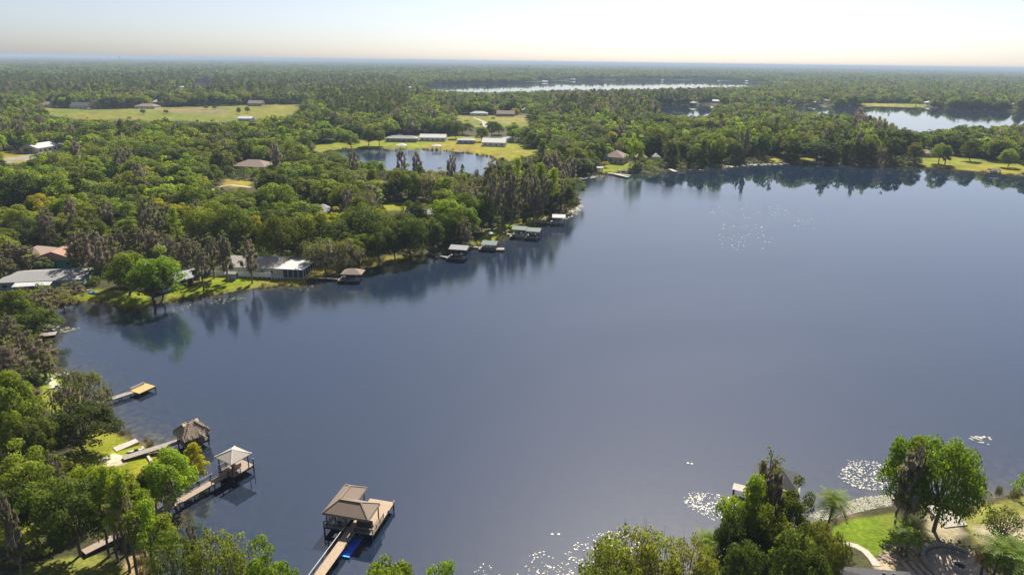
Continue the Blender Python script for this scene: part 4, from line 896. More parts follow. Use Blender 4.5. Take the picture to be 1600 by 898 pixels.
# gazebo dock
def gazebo():
    a = Vector(P(364, 745, 1.3)); b = Vector(P(397, 726, 1.3)); c = Vector(P(347, 735, 1.3)); ux = (b-a); hd = math.atan2(ux.y, ux.x); L = ux.length; D = 3.9
    t = thing('gazebo', 'square gazebo with cream pyramid roof on piles over the water', 'gazebo', (a.x, a.y, 0), hd); z = 1.3
    planks(MB(), 0, L, 0, D, z, 'x').build('deck_planks', M['brown_plank'], t, kind='stuff')
    for (x0, x1, y0, y1) in ((0,L,0,.08),(0,L,D-.08,D),(0,.08,.08,D-.08),(L-.08,L,.08,D-.08)): MB().box(x0, x1, y0, y1, z-.35, z-.06).build('beam', M['dark_wood'], t)
    for x in (.1, L*.5, L-.1):
        for y in (.1, D-.1): post(t, x, y, -2.2, z-.01, .12)
    s0 = -.35; S = 3.7; e = z+2.7
    for x in (0.1, S-.3):
        for y in (.12, S-.1): post(t, x, y, z-.01, e, .1)
    rf = MB().hip(s0, s0+S+.55, -.5, S+.35, e, 1.15, .12).build('roof', M['cream_shingle'], t)
    v = MB(); pk = Vector((s0+(S+.55)/2, (S-.15)/2, e+.12+1.15))
    for q in ((s0,-.5),(s0+S+.55,-.5),(s0+S+.55,S+.35),(s0,S+.35)): v.bar(pk+Vector((0,0,.03)), Vector((q[0],q[1],e+.15)), .2, .06)
    v.build('hip_cap', M['white_metal'], rf)
    railing(t, [(0.05,0.1),(0.05,1.2)], z, .95, 'weathered_plank', 3, 1.0); railing(t, [(.05,.05),(1.6,.05)], z, .95, 'weathered_plank', 3, .8); railing(t, [(0.1,D-.05),(3.0,D-.05)], z, .95, 'weathered_plank', 3, 1.2)
    for x, y in ((L-.05,.1),(L-.05,D-.1)): post(t, x, y, -1, z+1.3, .1); MB().tube([(x,y,z+1.301),(x,y,z+1.42)], [.12,.02], 8).build('post_cap', M['white_vinyl'], t)
    MB().box(1.6, 3.0, 1.6, 2.4, z, z+.75).build('table', M['brown_plank'], t)
    return a, hd, D
ga, ghd, gD = gazebo()
def walk_between(name, label, cat, pa, pb, z, w_, mat, rails=None, step=2.6, ext=0, **k):
    A = Vector(P(*pa, z)); B = Vector(P(*pb, z)); d = B-A; t = thing(name, label, cat, (A.x, A.y, 0), math.atan2(d.y, d.x)); walkway(t, d.length+ext, w_, z, mat, step=step)
    if rails:
        for (s, a, b, m_) in rails: railing(t, [(a*d.length, s*(w_/2-.04)), (b*d.length, s*(w_/2-.04))], z, .95, m_, 2, 2.2)
    return t
gx = Vector((math.cos(ghd), math.sin(ghd))); gy = Vector((-gx.y, gx.x)); gp = ga+gy*1.9-gx*.02; gq = Q(gp.x, gp.y, 1.3)
walk_between('gazebo_walkway', 'long brown boardwalk with railing from the shore to the gazebo', 'walkway', (205,824), (float(gq[0]), float(gq[1])), 1.3, 1.7, 'brown_plank', [(1, .35, .985, 'weathered_plank'), (-1, .80, .985, 'weathered_plank')])
walk_between('pile_ramp', 'narrow brown ramp section under the trees at lower left', 'ramp', (130,862), (203,825.5), 1.5, 1.5, 'brown_plank')
# thatched tiki hut
def tiki():
    a = Vector(P(291, 699, 1.2)); b = Vector(P(331, 683, 1.2)); d = b-a; hd = math.atan2(d.y, d.x); L = 4.2; D = 3.6; z = 1.2
    t = thing('tiki_hut', 'thatched tiki hut with dark open sides on a dock', 'hut', (a.x, a.y, 0), hd)
    planks(MB(), -.2, L+.2, -.2, D, z, 'x').build('deck_planks', M['brown_plank'], t, kind='stuff')
    for (x0, x1, y0, y1) in ((-.2,L+.2,-.2,-.1),(-.2,L+.2,D-.1,D)): MB().box(x0, x1, y0, y1, z-.4, z-.06).build('beam', M['dark_wood'], t)
    for x in (0, L/2, L):
        for y in (0, D-.2): post(t, x, y, -2.2, z+1.95, .12)
    rg = np.random.default_rng(3); e = z+1.9
    MB().hip(-.3, L+.3, -.3, D+.3, e, 1.5, .16).build('roof_frame', M['thatch'], t)
    # thatch: overlapping rows of drooping palm bundles
    V = []; F = []; x0, x1, y0, y1 = -.4, L+.4, -.4, D+.4; k = min(x1-x0, y1-y0)/2*.8; hh = 1.6
    for side in range(4):
        for row in range(9):
            q = row/9.0; n = int((30 if side % 2 == 0 else 20)*(1-q*.55)); zz = e+.1+hh*q
            ix0, ix1, iy0, iy1 = x0+k*q, x1-k*q, y0+k*q, y1-k*q
            for i in range(n):
                u = (i+rg.random())/n
                if side == 0: p = Vector((ix0+(ix1-ix0)*u, iy0, zz)); o = Vector((0,-1,0))
                elif side == 2: p = Vector((ix0+(ix1-ix0)*u, iy1, zz)); o = Vector((0,1,0))
                elif side == 1: p = Vector((ix1, iy0+(iy1-iy0)*u, zz)); o = Vector((1,0,0))
                else: p = Vector((ix0, iy0+(iy1-iy0)*u, zz)); o = Vector((-1,0,0))
                sd = Vector((-o.y, o.x, 0))*(.10+.12*rg.random()); tip = p+o*(.16+.22*rg.random())-Vector((0,0,.26+.3*rg.random())); up = p-o*.35+Vector((0,0,.34+.1*rg.random()))
                b0 = len(V); V += [tuple(up-sd), tuple(up+sd), tuple(tip+sd*.8), tuple(tip-sd*.8)]; F.append((b0,b0+1,b0+2,b0+3))
    me = mesh_np('thatch', V, F, [M['thatch']]); o = bpy.data.objects.new('thatch', me); C.objects.link(o); o['kind'] = 'stuff'; link_child(o, t)
    b = MB()
    for i in range(14): x = k-.6+x0+(x1-x0-2*k+1.2)*i/13; b.bar((x-.05,(y0+y1)/2-.5,e+hh+.05), (x+.1,(y0+y1)/2+.5,e+hh+.2*rg.random()+.1), .3, .1)
    b.build('ridge_bundles', M['thatch'], t)
    railing(t, [(-.15,-.15),(L+.15,-.15),(L+.15,D-.05)], z, .95, 'dark_wood', 3, 1.2); MB().box(L-2.2, L-.5, .3, 1.1, z, z+.55).build('wicker_sofa', M['seat_vinyl'], t); MB().box(L-2.2, L-.5, 1.1, 1.3, z, z+1.0).build('sofa_back', M['seat_vinyl'], t)
    MB().box(.4, 2.4, 3.2, 3.9, z, z+1.1).build('bar_counter', M['dark_wood'], t)
tiki()
walk_between('hut_walkway', 'grey plank walkway from the sandy lawn to the thatched hut', 'walkway', (192,715), (287,686), 1.2, 1.6, 'weathered_plank')
walk_between('swim_pier', 'long grey pier with golden end platform above the thatched hut', 'pier', (108,644), (212,610), .9, 1.5, 'weathered_plank')
def swim_platform():
    pts = [P(*p, .95) for p in ((202,607),(228,598.5),(239,606),(217,616))]; cx = sum(p[0] for p in pts)/4; cy_ = sum(p[1] for p in pts)/4
    u = Vector(pts[2])-Vector(pts[3]); hd = math.atan2(u.y, u.x); t = thing('swim_platform', 'golden wooden swimming platform at the end of the grey pier', 'dock', (cx, cy_, 0), hd)
    planks(MB(), -1.9, 2.1, -1.7, 1.7, 1.0, 'x').build('deck_planks', M['golden_plank'], t, kind='stuff')
    for x in (-1.8, 2.0):
        for y in (-1.6, 1.6): post(t, x, y, -2, .95, .12)
    for s in (-1.7, 1.64): MB().box(-1.9, 2.1, s, s+.06, .62, .94).build('beam', M['dark_wood'], t)
    MB().box(-1.6, 1.8, 1.35, 1.65, 1.35, 1.42).build('bench', M['weathered_plank'], t); 
    for x in (-1.4, 1.6): MB().box(x-.05, x+.05, 1.4, 1.6, 1.0, 1.35).build('leg', M['weathered_plank'], t)
    for s in (-1, 1): MB().bar((-1.95,1.2+s*.2,.3), (-1.95,1.2+s*.2,1.9), .05, .05).build('ladder_rail', M['white_metal'], t)
    return t
swim_platform()
def person_free_chair(px, py, lab, hd, mat='boat_white'):
    x, y, z = G(px, py); t = thing('beach_chair', lab, 'chair', (x, y, z), rad(hd))
    MB().box(-.3, .3, -.4, .3, .3, .38).build('seat', M[mat], t); MB().add([(-.3,.25,.35),(.3,.25,.35),(.3,.6,1.0),(-.3,.6,1.0),(-.3,.33,.33),(.3,.33,.33),(.3,.68,.98),(-.3,.68,.98)], [(0,1,2,3),(7,6,5,4),(0,4,5,1),(1,5,6,2),(2,6,7,3),(3,7,4,0)]).build('backrest', M[mat], t)
    for sx in (-.26, .26):
        for sy in (-.35, .25): MB().box(sx-.04, sx+.04, sy-.04, sy+.04, -.05, .3).build('leg', M[mat], t)
for k, (px, py) in enumerate(((86,590),(93,588),(99,589),(105,586),(80,594))):
    person_free_chair(px, py, ['leftmost upper','second','middle','rightmost','lower left'][k]+' white beach chair on the small sandy landing', 150+k*9)
def canoe(px, py, lab, hd, mat, L=3.4, W=.8, name='kayak'):
    x, y, z = G(px, py); t = thing(name, lab, 'kayak', (x, y, z+.02), rad(hd)); V = []; F = []; n = 12
    for i in range(n+1):
        q = i/n; wv = W/2*math.sin(math.pi*min(.985, max(.015, q)))**.7; zz = .12*(2*q-1)**2
        V += [(q*L-L/2,-wv,.30+zz), (q*L-L/2,-wv*.6,.05+zz), (q*L-L/2,wv*.6,.05+zz), (q*L-L/2,wv,.30+zz), (q*L-L/2,0,.36+zz)]
    for i in range(n):
        for k in range(5): a, b = i*5+k, i*5+(k+1) % 5; F.append((a, b, b+5, a+5))
    MB().add(V, F).build('hull', M[mat], t, smooth=True); MB().tube([(-.2,0,.37),(.5,0,.37)], [.26,.2], 10).build('cockpit', M['boat_dark'], t)
canoe(97, 616, 'dark red kayak lying below the sandy landing', 20, 'red_plastic'); canoe(88, 606, 'white kayak lying on the sandy landing', 35, 'boat_white'); canoe(212, 706, 'pale kayak lying on the lawn beside the hut walkway', 25, 'seat_vinyl', 3.0)
def slab(name, label, cat, px, mat, z0=-.4, dz=.06, zz=None):
    pts = [G(*p) for p in px]; z = zz if zz is not None else max(p[2] for p in pts); cx = sum(p[0] for p in pts)/len(pts); cy_ = sum(p[1] for p in pts)/len(pts)
    o = MB().prism([(p[0]-cx, p[1]-cy_) for p in pts], z0, dz).build(name, M[mat]); o.location = (cx, cy_, z); return tag(o, label, cat)
slab('boat_ramp', 'pale concrete boat ramp on the lower left lawn', 'ramp', [(176,700),(212,690),(218,694),(182,706)], 'pale_concrete', dz=.12)
slab('boat_ramp', 'wide pale concrete ramp under the big oak at lower right', 'ramp', [(1440,789),(1468,788),(1512,821),(1476,825)], 'concrete', dz=.15)
slab('seawall', 'short pale timber retaining wall at the lawn edge by the hut walkway', 'wall', [(221,701),(224,700),(240,724),(236,726)], 'pale_concrete', dz=.3)
slab('log_boom', 'dark timber beam in the shallows below the hut walkway', 'beam', [(222,708),(242,700),(243,702),(223,710)], 'dark_wood', dz=.25)
# curved concrete paths on the right lawn
def path(label, pts, wd, mat='pale_concrete'):
    W = [G(*p) for p in pts]; b = MB(); V = []
    for i, p in enumerate(W):
        q = W[min(i+1, len(W)-1)]; r = W[max(i-1, 0)]; d = Vector((q[0]-r[0], q[1]-r[1])).normalized(); n = Vector((-d.y, d.x))*wd/2
        V += [(p[0]-n.x, p[1]-n.y, p[2]-.2), (p[0]+n.x, p[1]+n.y, p[2]-.2), (p[0]+n.x, p[1]+n.y, p[2]+.07), (p[0]-n.x, p[1]-n.y, p[2]+.07)]
    F = [(0,3,2,1)]
    for i in range(len(W)-1):
        for k in range(4): F.append((i*4+k, i*4+(k+1) % 4, i*4+4+(k+1) % 4, i*4+4+k))
    o = b.add(V, F).build('path', M[mat]); tag(o, kind='structure'); o['label'] = label
path('curved pale footpath on the bright lower right lawn', [(1305,849),(1322,849),(1338,853),(1352,861),(1362,872),(1370,884)], 1.1)
path('pale footpath through the bushes behind the big cypress', [(1220,808),(1232,816),(1244,826),(1252,834)], 1.2)
path('sandy track through the upper left woods', [(330,298),(345,291),(362,289),(392,293)], 2.2, 'patio_stone')
path('asphalt road past the long white barn', [(-40,262),(0,252),(40,247),(70,243),(105,238),(150,226)], 6.0, 'asphalt')
path('curving track across the small far field', [(705,186),(740,184),(756,190),(758,197),(780,206)], 5.0, 'concrete')
# dark hip roofed boathouse behind the tall cypress, grey roofed house at the bottom right
def dark_boathouse():
    x, y = P(1212, 742, 4.2); t = thing('boathouse', 'dark roofed boathouse hidden behind the tall mossy cypress', 'boathouse', (x, y, 0), rad(-24)); z = 1.2
    planks(MB(), -3.6, 4.2, -2.6, 2.8, z, 'x').build('deck_planks', M['weathered_plank'], t, kind='stuff')
    for xx in (-3.2, 0, 3.2):
        for yy in (-2.2, 2.4): post(t, xx, yy, -2.2, z+2.5, .12)
    MB().hip(-3.7, 3.7, -2.9, 2.9, z+2.5, 1.9, .18).build('roof', M['dark_shingle'], t)
    planks(MB(), -6.4, -3.606, -2.6, -.6, z, 'x').build('side_deck', M['pale_concrete'], t, kind='stuff'); post(t, -6.2, -2.4, -2.2, z-.02); post(t, -6.2, -.8, -2.2, z-.02)
    planks(MB(), -.8, .8, -16, -2.606, z, 'y').build('walkway_planks', M['weathered_plank'], t, kind='stuff')
dark_boathouse()
def corner_house():
    x, y, z = G(1372, 952); t = thing('grey_roof_house', 'grey hip roofed house cut off by the bottom edge near the fire pit', 'house', (x, y, z), rad(-6))
    MB().box(-5.6, 4.6, -4, 3.6, -.6, 2.9).build('wall', M['tan_siding'], t); r = MB().hip(-6.2, 5.2, -4.6, 4.2, 2.9, 2.2, .2).build('roof', M['slate_shingle'], t)
    for xx in (.6, 1.9): MB().tube([(xx,1.6,4.2),(xx,1.6,4.75)], [.2,.2], 8).build('vent', M['dark_metal'], r)
    for xx in (-3, 0, 3): window(t, xx, 3.6, 1.5, 1.2, 1.1)
corner_house()
def patio():
    x, y, z = G(1492, 886); t = thing('stone_patio', 'round stone patio with curved seat wall at bottom right', 'patio', (x, y, z), 0)
    n = 40; MB().prism([(4.1*math.cos(i*6.2832/n), 3.9*math.sin(i*6.2832/n)) for i in range(n)], -.4, .12).build('paving', M['patio_stone'], t)
    for k, (r0, hh) in enumerate(((3.2, .5), (3.9, .95))):
        for i in range(13 if k == 0 else 15):
            a0 = rad(35+i*(11 if k == 0 else 10.5)); a1 = a0+rad(10.2 if k == 0 else 9.8); r1 = r0+.42
            MB().prism([(r0*math.cos(a0), r0*math.sin(a0)), (r1*math.cos(a0), r1*math.sin(a0)), (r1*math.cos(a1), r1*math.sin(a1)), (r0*math.cos(a1), r0*math.sin(a1))], .121, hh+(i % 3)*.01).build('wall_stone', M['concrete'], t)
    f = thing('fire_pit', 'round pale stone fire pit in the middle of the patio', 'fire pit', (x+.5, y-.2, z+.125), 0)
    for i in range(14):
        a0 = i*6.2832/14+.02; a1 = (i+1)*6.2832/14-.02
        MB().prism([(.75*math.cos(a0), .75*math.sin(a0)), (1.12*math.cos(a0), 1.12*math.sin(a0)), (1.12*math.cos(a1), 1.12*math.sin(a1)), (.75*math.cos(a1), .75*math.sin(a1))], 0, .5).build('stone', M['pale_concrete'], f)
    MB().prism([(.74*math.cos(i*6.2832/16), .74*math.sin(i*6.2832/16)) for i in range(16)], 0, .12).build('ash_bed', M['soot'], f)
    for i in range(4):
        p0 = G(1408+i*13, 876+i*2.2); p1 = G(1440+i*15, 912+i*2)
        A = Vector(p0); B = Vector(p1); o = MB().bar((0,0,0), B-A, .7, .16).build('patio_step', M['patio_stone']); o.location = A+Vector((0,0,.12+i*.02)); tag(o, ['leftmost','second','third','rightmost'][i]+' long stone step left of the round patio', 'step', 'stone steps beside the patio')
patio()
def rocks():
    rg = random.Random(8)
    for i in range(46):
        px = rg.uniform(1366, 1440); py = 850+rg.random()*26+(1420-px)*.08
        x, y, z = G(px, py); r = rg.uniform(.18, .5); V = []; F = []
        for a in range(4):
            for k in range(7): ph = (a+.5)/4*math.pi; rr = r*math.sin(ph)*rg.uniform(.75, 1.15); V.append((rr*math.cos(k*.8976), rr*math.sin(k*.8976), r*.6*math.cos(ph)))
        for a in range(3):
            for k in range(7): F.append((a*7+k, a*7+7+k, a*7+7+(k+1) % 7, a*7+(k+1) % 7))
        F.append(tuple(range(7))); F.append(tuple(range(21, 28))[::-1])
        o = MB().add(V, F).build('rock', M['rock']); o.location = (x, y, z+r*.25); tag(o, 'tan landscaping rock on the bed between lawn and patio', 'rock', 'tan rocks edging the patio bed')
    x, y, z = G(1404, 870)
    plant('shrub', x, y, z, 1.6, 1.6, 0, 0, 2, 'small dark red and green shrub among the tan rocks')
rocks()
# boat shelters along the left shore and the small docks
def lift_shelter(label, px, py, wpx, hd, roof, wh=3.0, gable=True, boat_lab=None, D=5.5, deck=None, rh=.9, zb=.5, name='boat_shelter'):
    x, y = P(px, py, .8); W = px_len(px, py, wpx); t = thing(name, label, 'boathouse', (x, y, 0), rad(hd)); z = .8
    planks(MB(), -W/2, W/2, -D/2-1.3, -D/2-.1, z, 'x', .3).build('deck_planks', M[deck or 'weathered_plank'], t, kind='stuff')
    planks(MB(), -W/2-1.2, -W/2-.006, -D/2-1.3, D/2, z, 'y', .3).build('side_planks', M[deck or 'weathered_plank'], t, kind='stuff')
    for xx in (-W/2, 0, W/2):
        for yy in (-D/2, D/2): post(t, xx, yy, -2, z+wh-.01, .13)
    MB().hip(-W/2-.5, W/2+.5, -D/2-.6, D/2+.6, z+wh, rh, .14, gable=gable, axis='x').build('roof', M[roof], t)
    if boat_lab:
        c, s = math.cos(rad(hd)), math.sin(rad(hd)); bx = -W*.42; boat(boat_lab, x+bx*c, y+bx*s, zb, rad(hd), min(7, W*.85), 2.4, 'boat_dark' if 'dark' in boat_lab else 'boat_white')
lift_shelter('grey metal roofed boat shelter on the left shore', 719, 400, 25, -12, 'grey_metal', 3.2, boat_lab='dark hulled boat under the grey metal roof on the left shore')
walk_between('shore_dock', 'thin dark dock from the bank to the grey metal boat shelter', 'dock', (668,395), (706,403), .8, 1.4, 'weathered_plank')
lift_shelter('small green roofed shelter behind the pinkish dock platform', 766, 386, 20, -10, 'green_metal', 1.6)
slabp = walk_between('dock_platform', 'pinkish wooden dock platform below the small green roof', 'dock', (757,388.5), (788,388.5), .8, 3.0, 'brown_plank')
walk_between('shore_dock', 'pale dock leading to the pinkish dock platform', 'dock', (735,385), (757,387), .8, 1.3, 'weathered_plank')
lift_shelter('left of two green roofed boat shelters side by side', 813, 367, 19, -14, 'green_metal', 2.8, boat_lab='white boat under the left of the two green roofs')
lift_shelter('right of two green roofed boat shelters side by side', 835, 369, 18, -14, 'green_metal', 2.6, boat_lab='dark boat under the right of the two green roofs')
walk_between('shore_dock', 'curving pale dock from the bright lawn to the green roofed shelters', 'dock', (781,362), (806,368), .8, 1.3, 'weathered_plank')
lift_shelter('white roofed boat shelter nearest the wooded point', 873, 347, 17, -4, 'white_metal', 2.6, boat_lab='white boat under the shelter nearest the wooded point')
walk_between('shore_dock', 'long thin dock to the shelter nearest the wooded point', 'dock', (835,347), (864,348), .8, 1.2, 'weathered_plank')
lift_shelter('brown shingled boat shelter on the dock right of the lakeside house', 552, 434, 28, -2, 'brown_shingle', 1.9, gable=False, D=4.5, rh=1.3)
walk_between('shore_dock', 'thin dark dock to the brown shingled shelter', 'dock', (482,433), (538,436), .8, 1.3, 'weathered_plank')
walk_between('small_dock', 'small square dock at the reedy corner of the left bay', 'dock', (62,492), (84,491), .8, 3.6, 'weathered_plank')
walk_between('small_dock', 'low weathered dock floating beside lily pads on the left', 'dock', (62,523), (88,520), .7, 2.6, 'weathered_plank')
canoe(76, 517, 'white rowing boat tied beside the low weathered dock', 8, 'boat_white', 3.4, 1.2, 'rowing_boat')
canoe(55, 497, 'white canoe hauled out under the shore shrubs on the left', 60, 'boat_white', 3.2, 1.0, 'canoe')
lift_shelter('white roofed shelter standing in the pond near the long grey house', 627, 233, 14, 0, 'white_metal', 3.0, gable=False, D=7, rh=1.8)
lift_shelter('small white roofed shelter in the pond right of centre', 682, 233, 12, 0, 'white_metal', 2.6, gable=False, D=6, rh=1.4)
walk_between('pond_dock', 'dark dock on the right part of the pond', 'dock', (711,236.5), (724,237), .8, 3, 'weathered_plank')
walk_between('far_shore_dock', 'long white dock platform by the bright lawn on the far shore', 'dock', (950,270), (985,274), .8, 3.0, 'pale_concrete')
walk_between('far_shore_dock', 'short pale pier in front of the long white platform', 'dock', (962,272), (982,276.5), .8, 2.6, 'pale_concrete')
boat('white boat moored by the platform below the bright far lawn', *P(966,268,.2), .1, rad(-8), 7, 2.5)
lift_shelter('small teal walled shelter beside the bright far lawn', 937, 268, 8, 0, 'grey_metal', 2.4, D=4)
walk_between('far_shore_dock', 'short pale raft dock left of the pale lily bed on the far shore', 'dock', (1047,264), (1056,268), .8, 3.0, 'pale_concrete')
lift_shelter('small white boat shelter under the far cypress shore', 1282, 250.5, 8, 0, 'white_metal', 2.2, D=5)
boat('white boat resting at the far cypress shore', *P(1272,254,.2), .1, rad(-30), 7, 2.4)
lift_shelter('dark boat lift on the far right shore', 1553, 269.5, 12, -6, 'dark_shingle', 1.6, D=5, boat_lab='white boat beside the far right lawn')
def flag_canopy(px, py, lab):
    x, y, z = G(px, py); t = thing('patio_umbrella', lab, 'umbrella', (x, y, z), 0); MB().tube([(0,0,-.2),(0,0,2.4)], [.04,.04], 6).build('pole', M['white_metal'], t); n = 8
    V = [(0,0,2.7)]+[(1.4*math.cos(k*6.2832/n), 1.4*math.sin(k*6.2832/n), 2.1) for k in range(n)]+[(0,0,2.62)]; F = [(0,1+k,1+(k+1) % n) for k in range(n)]+[(9,1+(k+1) % n,1+k) for k in range(n)]
    MB().add(V, F).build('canopy', M['blue_siding'], t)
flag_canopy(772, 358, 'upper blue umbrella on the bright lawn by the green roofs'); flag_canopy(766, 372, 'lower blue umbrella near the pinkish dock platform')
def garden_chimney():
    x, y, z = G(541, 408); t = thing('outdoor_oven', 'pale stone outdoor fireplace on the bank among grey oaks', 'fireplace', (x, y, z), rad(-10))
    MB().box(-1.3, 1.3, -.7, .7, -.3, 1.4).build('base', M['pale_concrete'], t); MB().box(-.45, .45, -.4, .4, 1.403, 2.6).build('chimney', M['pale_concrete'], t); MB().box(-.5, .5, -.72, -.6, .3, 1.0).build('opening', M['soot'], t)
garden_chimney()
def tank(px, py):
    x, y, z = G(px, py); t = thing('storage_shed', 'small round topped white shed right of the screened porch', 'shed', (x, y, z), 0)
    n = 10; b = MB(); V = []
    for yy in (-1.6, 1.6): V += [(-1.5,yy,-.3)]+[(1.5*-math.cos(k*math.pi/n), yy, 1.3+1.0*math.sin(k*math.pi/n)) for k in range(n+1)]+[(1.5,yy,-.3)]
    m_ = n+3; F = [tuple(range(m_)), tuple(range(m_, 2*m_))[::-1]]+[(i, m_+i, m_+(i+1) % m_, (i+1) % m_) for i in range(m_)]; b.add(V, F).build('shell', M['white_siding'], t); MB().box(-.5, .5, -1.66, -1.6, 0, 1.7).build('door', M['grey_siding'], t)
tank(468, 405)
YARD = [(133,454,.9,'white'),(142,456,1.3,'blue'),(152,457,1.0,'grey')]
canoe(133, 455, 'white canoe on the shaded bank left of the big bright oak', 15, 'boat_white', 4, 1.0, 'canoe'); canoe(146, 459, 'blue canoe on the shaded bank left of the big bright oak', -10, 'light_blue_trim', 3.8, .9, 'canoe')
person_free_chair(180, 461, 'red chair on the shaded bank left of the big bright oak', 170, 'red_plastic'); person_free_chair(190, 458, 'white chair on the shaded bank left of the big bright oak', 160)
def masts():
    for px, py, hh, lab in ((188, 99, 75, 'thin radio mast on the horizon at upper left'), (1345, 112, 62, 'dark radio mast on the horizon at upper right')):
        x, y, z = G(px, py); t = thing('radio_mast', lab, 'mast', (x, y, 0), 0); b = MB(); r = 2.2
        for k in range(3): b.bar((r*math.cos(k*2.094), r*math.sin(k*2.094), 0), (r*.5*math.cos(k*2.094), r*.5*math.sin(k*2.094), hh), 1.6, 1.6)
        b.build('lattice', M['dark_metal'], t)
        b = MB()
        for i in range(8): b.tube([(0,0,i*hh/8+2),(0,0,i*hh/8+3)], [r*(1-.5*i/8)]*2, 6)
        b.build('platforms', M['dark_metal'], t)
masts()
# ------------------------------------------------------------------ lily pads
def pads(label, polys, n, smin, smax, seed, lift=.02, mat='lily_pad'):
    rg = np.random.default_rng(seed); P2 = [proj_poly(p) for p in polys]; V = []; F = []; T = []; got = 0; ar = np.array([(p[:, 0].max()-p[:, 0].min())*(p[:, 1].max()-p[:, 1].min()) for p in P2]); ar = ar/ar.sum(); spots = []
    while got < n:
        p = P2[rg.choice(len(P2), p=ar)]; x = rg.uniform(p[:, 0].min(), p[:, 0].max()); y = rg.uniform(p[:, 1].min(), p[:, 1].max())
        if not inside(p, np.array([x]), np.array([y]))[0] or rg.random() > .35+1.3*(vnoise(np.array([x]), np.array([y]), 1.6, seed)[0]): got += .02; continue
        got += 1; r = rg.uniform(smin, smax); a0 = rg.uniform(0, 6.28); o = len(V); k = 8; tl = rg.normal(0, .09, 2)
        V.append((x, y, lift))
        for i in range(k): a = a0+.25+i*(6.28-.5)/(k-1); V.append((x+r*math.cos(a), y+r*math.sin(a), lift+.015+abs(r)*(tl[0]*math.cos(a)+tl[1]*math.sin(a))*.6+abs(tl[0])*r*.5))
        for i in range(k-1): F.append((o, o+1+i, o+2+i)); T.append(rg.random())
        spots.append((x, y))
    me = mesh_np('lily_pads', V, np.array(F), [M[mat]], tint=T); tag(C_link('lily_pads', me), label, 'lily pads', None, 'stuff')
pads('oval raft of white lily pads left of the tall mossy cypress', [[(1068,778),(1078,768),(1110,770),(1140,776),(1152,790),(1142,806),(1115,812),(1090,800),(1072,792)]], 320, .07, .15, 1)
pads('broad raft of white lily pads left of the huge mossy cypress', [[(1310,744),(1325,718),(1350,718),(1400,726),(1420,745),(1400,762),(1360,766),(1325,758)]], 480, .08, .19, 2)
pads('scattered white lily pads along the bottom edge of the lake', [[(805,898),(820,872),(845,858),(870,875),(905,845),(950,825),(1000,835),(1000,940),(800,940)],[(738,898),(755,877),(782,892),(780,915),(740,920)]], 620, .07, .16, 3)
pads('small loose group of lily pads at the right of the lake', [[(1515,682),(1545,682),(1556,698),(1545,700),(1518,688)]], 22, .2, .36, 4)
pads('pale lily bed lining the bright lower right lawn', [[(1262,806),(1300,790),(1350,776),(1398,772),(1402,788),(1370,793),(1340,800),(1310,808),(1285,814)]], 1500, .08, .19, 5, mat='dull_lily_pad')
pads('yellow green lily pads beside the low weathered dock on the left', [[(92,515),(105,511),(124,513),(110,518),(94,520)],[(70,505),(95,506),(92,512),(74,512)]], 110, .15, .34, 6, mat='dull_lily_pad')
pads('lily pads drifting off the main lawn', [[(265,484),(285,478),(300,474),(296,482),(275,490)],[(330,468),(372,463),(384,466),(350,474),(322,475)],[(466,452),(490,446),(484,455)]], 80, .12, .28, 7, mat='dull_lily_pad')
pads('pale lily beds along the far cypress shore', [[(1110,262),(1140,257),(1176,255),(1172,259),(1140,262)],[(1140,257),(1260,254),(1262,256),(1180,259)],[(1075,266),(1100,262),(1105,266)],[(900,278),(940,273),(945,276),(910,280)]], 420, .3, .8, 8, mat='dull_lily_pad')
pads('lily pads off the wooded point', [[(885,332),(906,318),(912,322),(900,336),(880,344)]], 200, .2, .6, 9, mat='dull_lily_pad')
pads('sun glitter in the middle of the lake shaped as floating pads', [[(1095,322),(1150,314),(1220,322),(1240,334),(1190,342),(1110,340)],[(1120,345),(1200,350),(1215,385),(1180,395),(1120,388)],[(1210,330),(1285,346),(1275,362),(1230,350)]], 150, .16, .34, 10)  # small pads added to stand in for sun glints on ripples
for (px, py, lab) in ((1075,723,'left of two lone lily pads out on the water'),(1081,724,'right of two lone lily pads out on the water'),(863,834,'lone upper left lily pad above the bottom raft'),(873,834,'lone pad right of the upper left one above the bottom raft')):
    x, y = P(px, py); n = 10; b = MB().prism([(.24*math.cos(k*.6), .24*math.sin(k*.6)) for k in range(n)], .01, .03).build('lily_pad', M['lily_pad']); b.location = (x, y, 0); tag(b, lab, 'lily pad', 'lone lily pads')
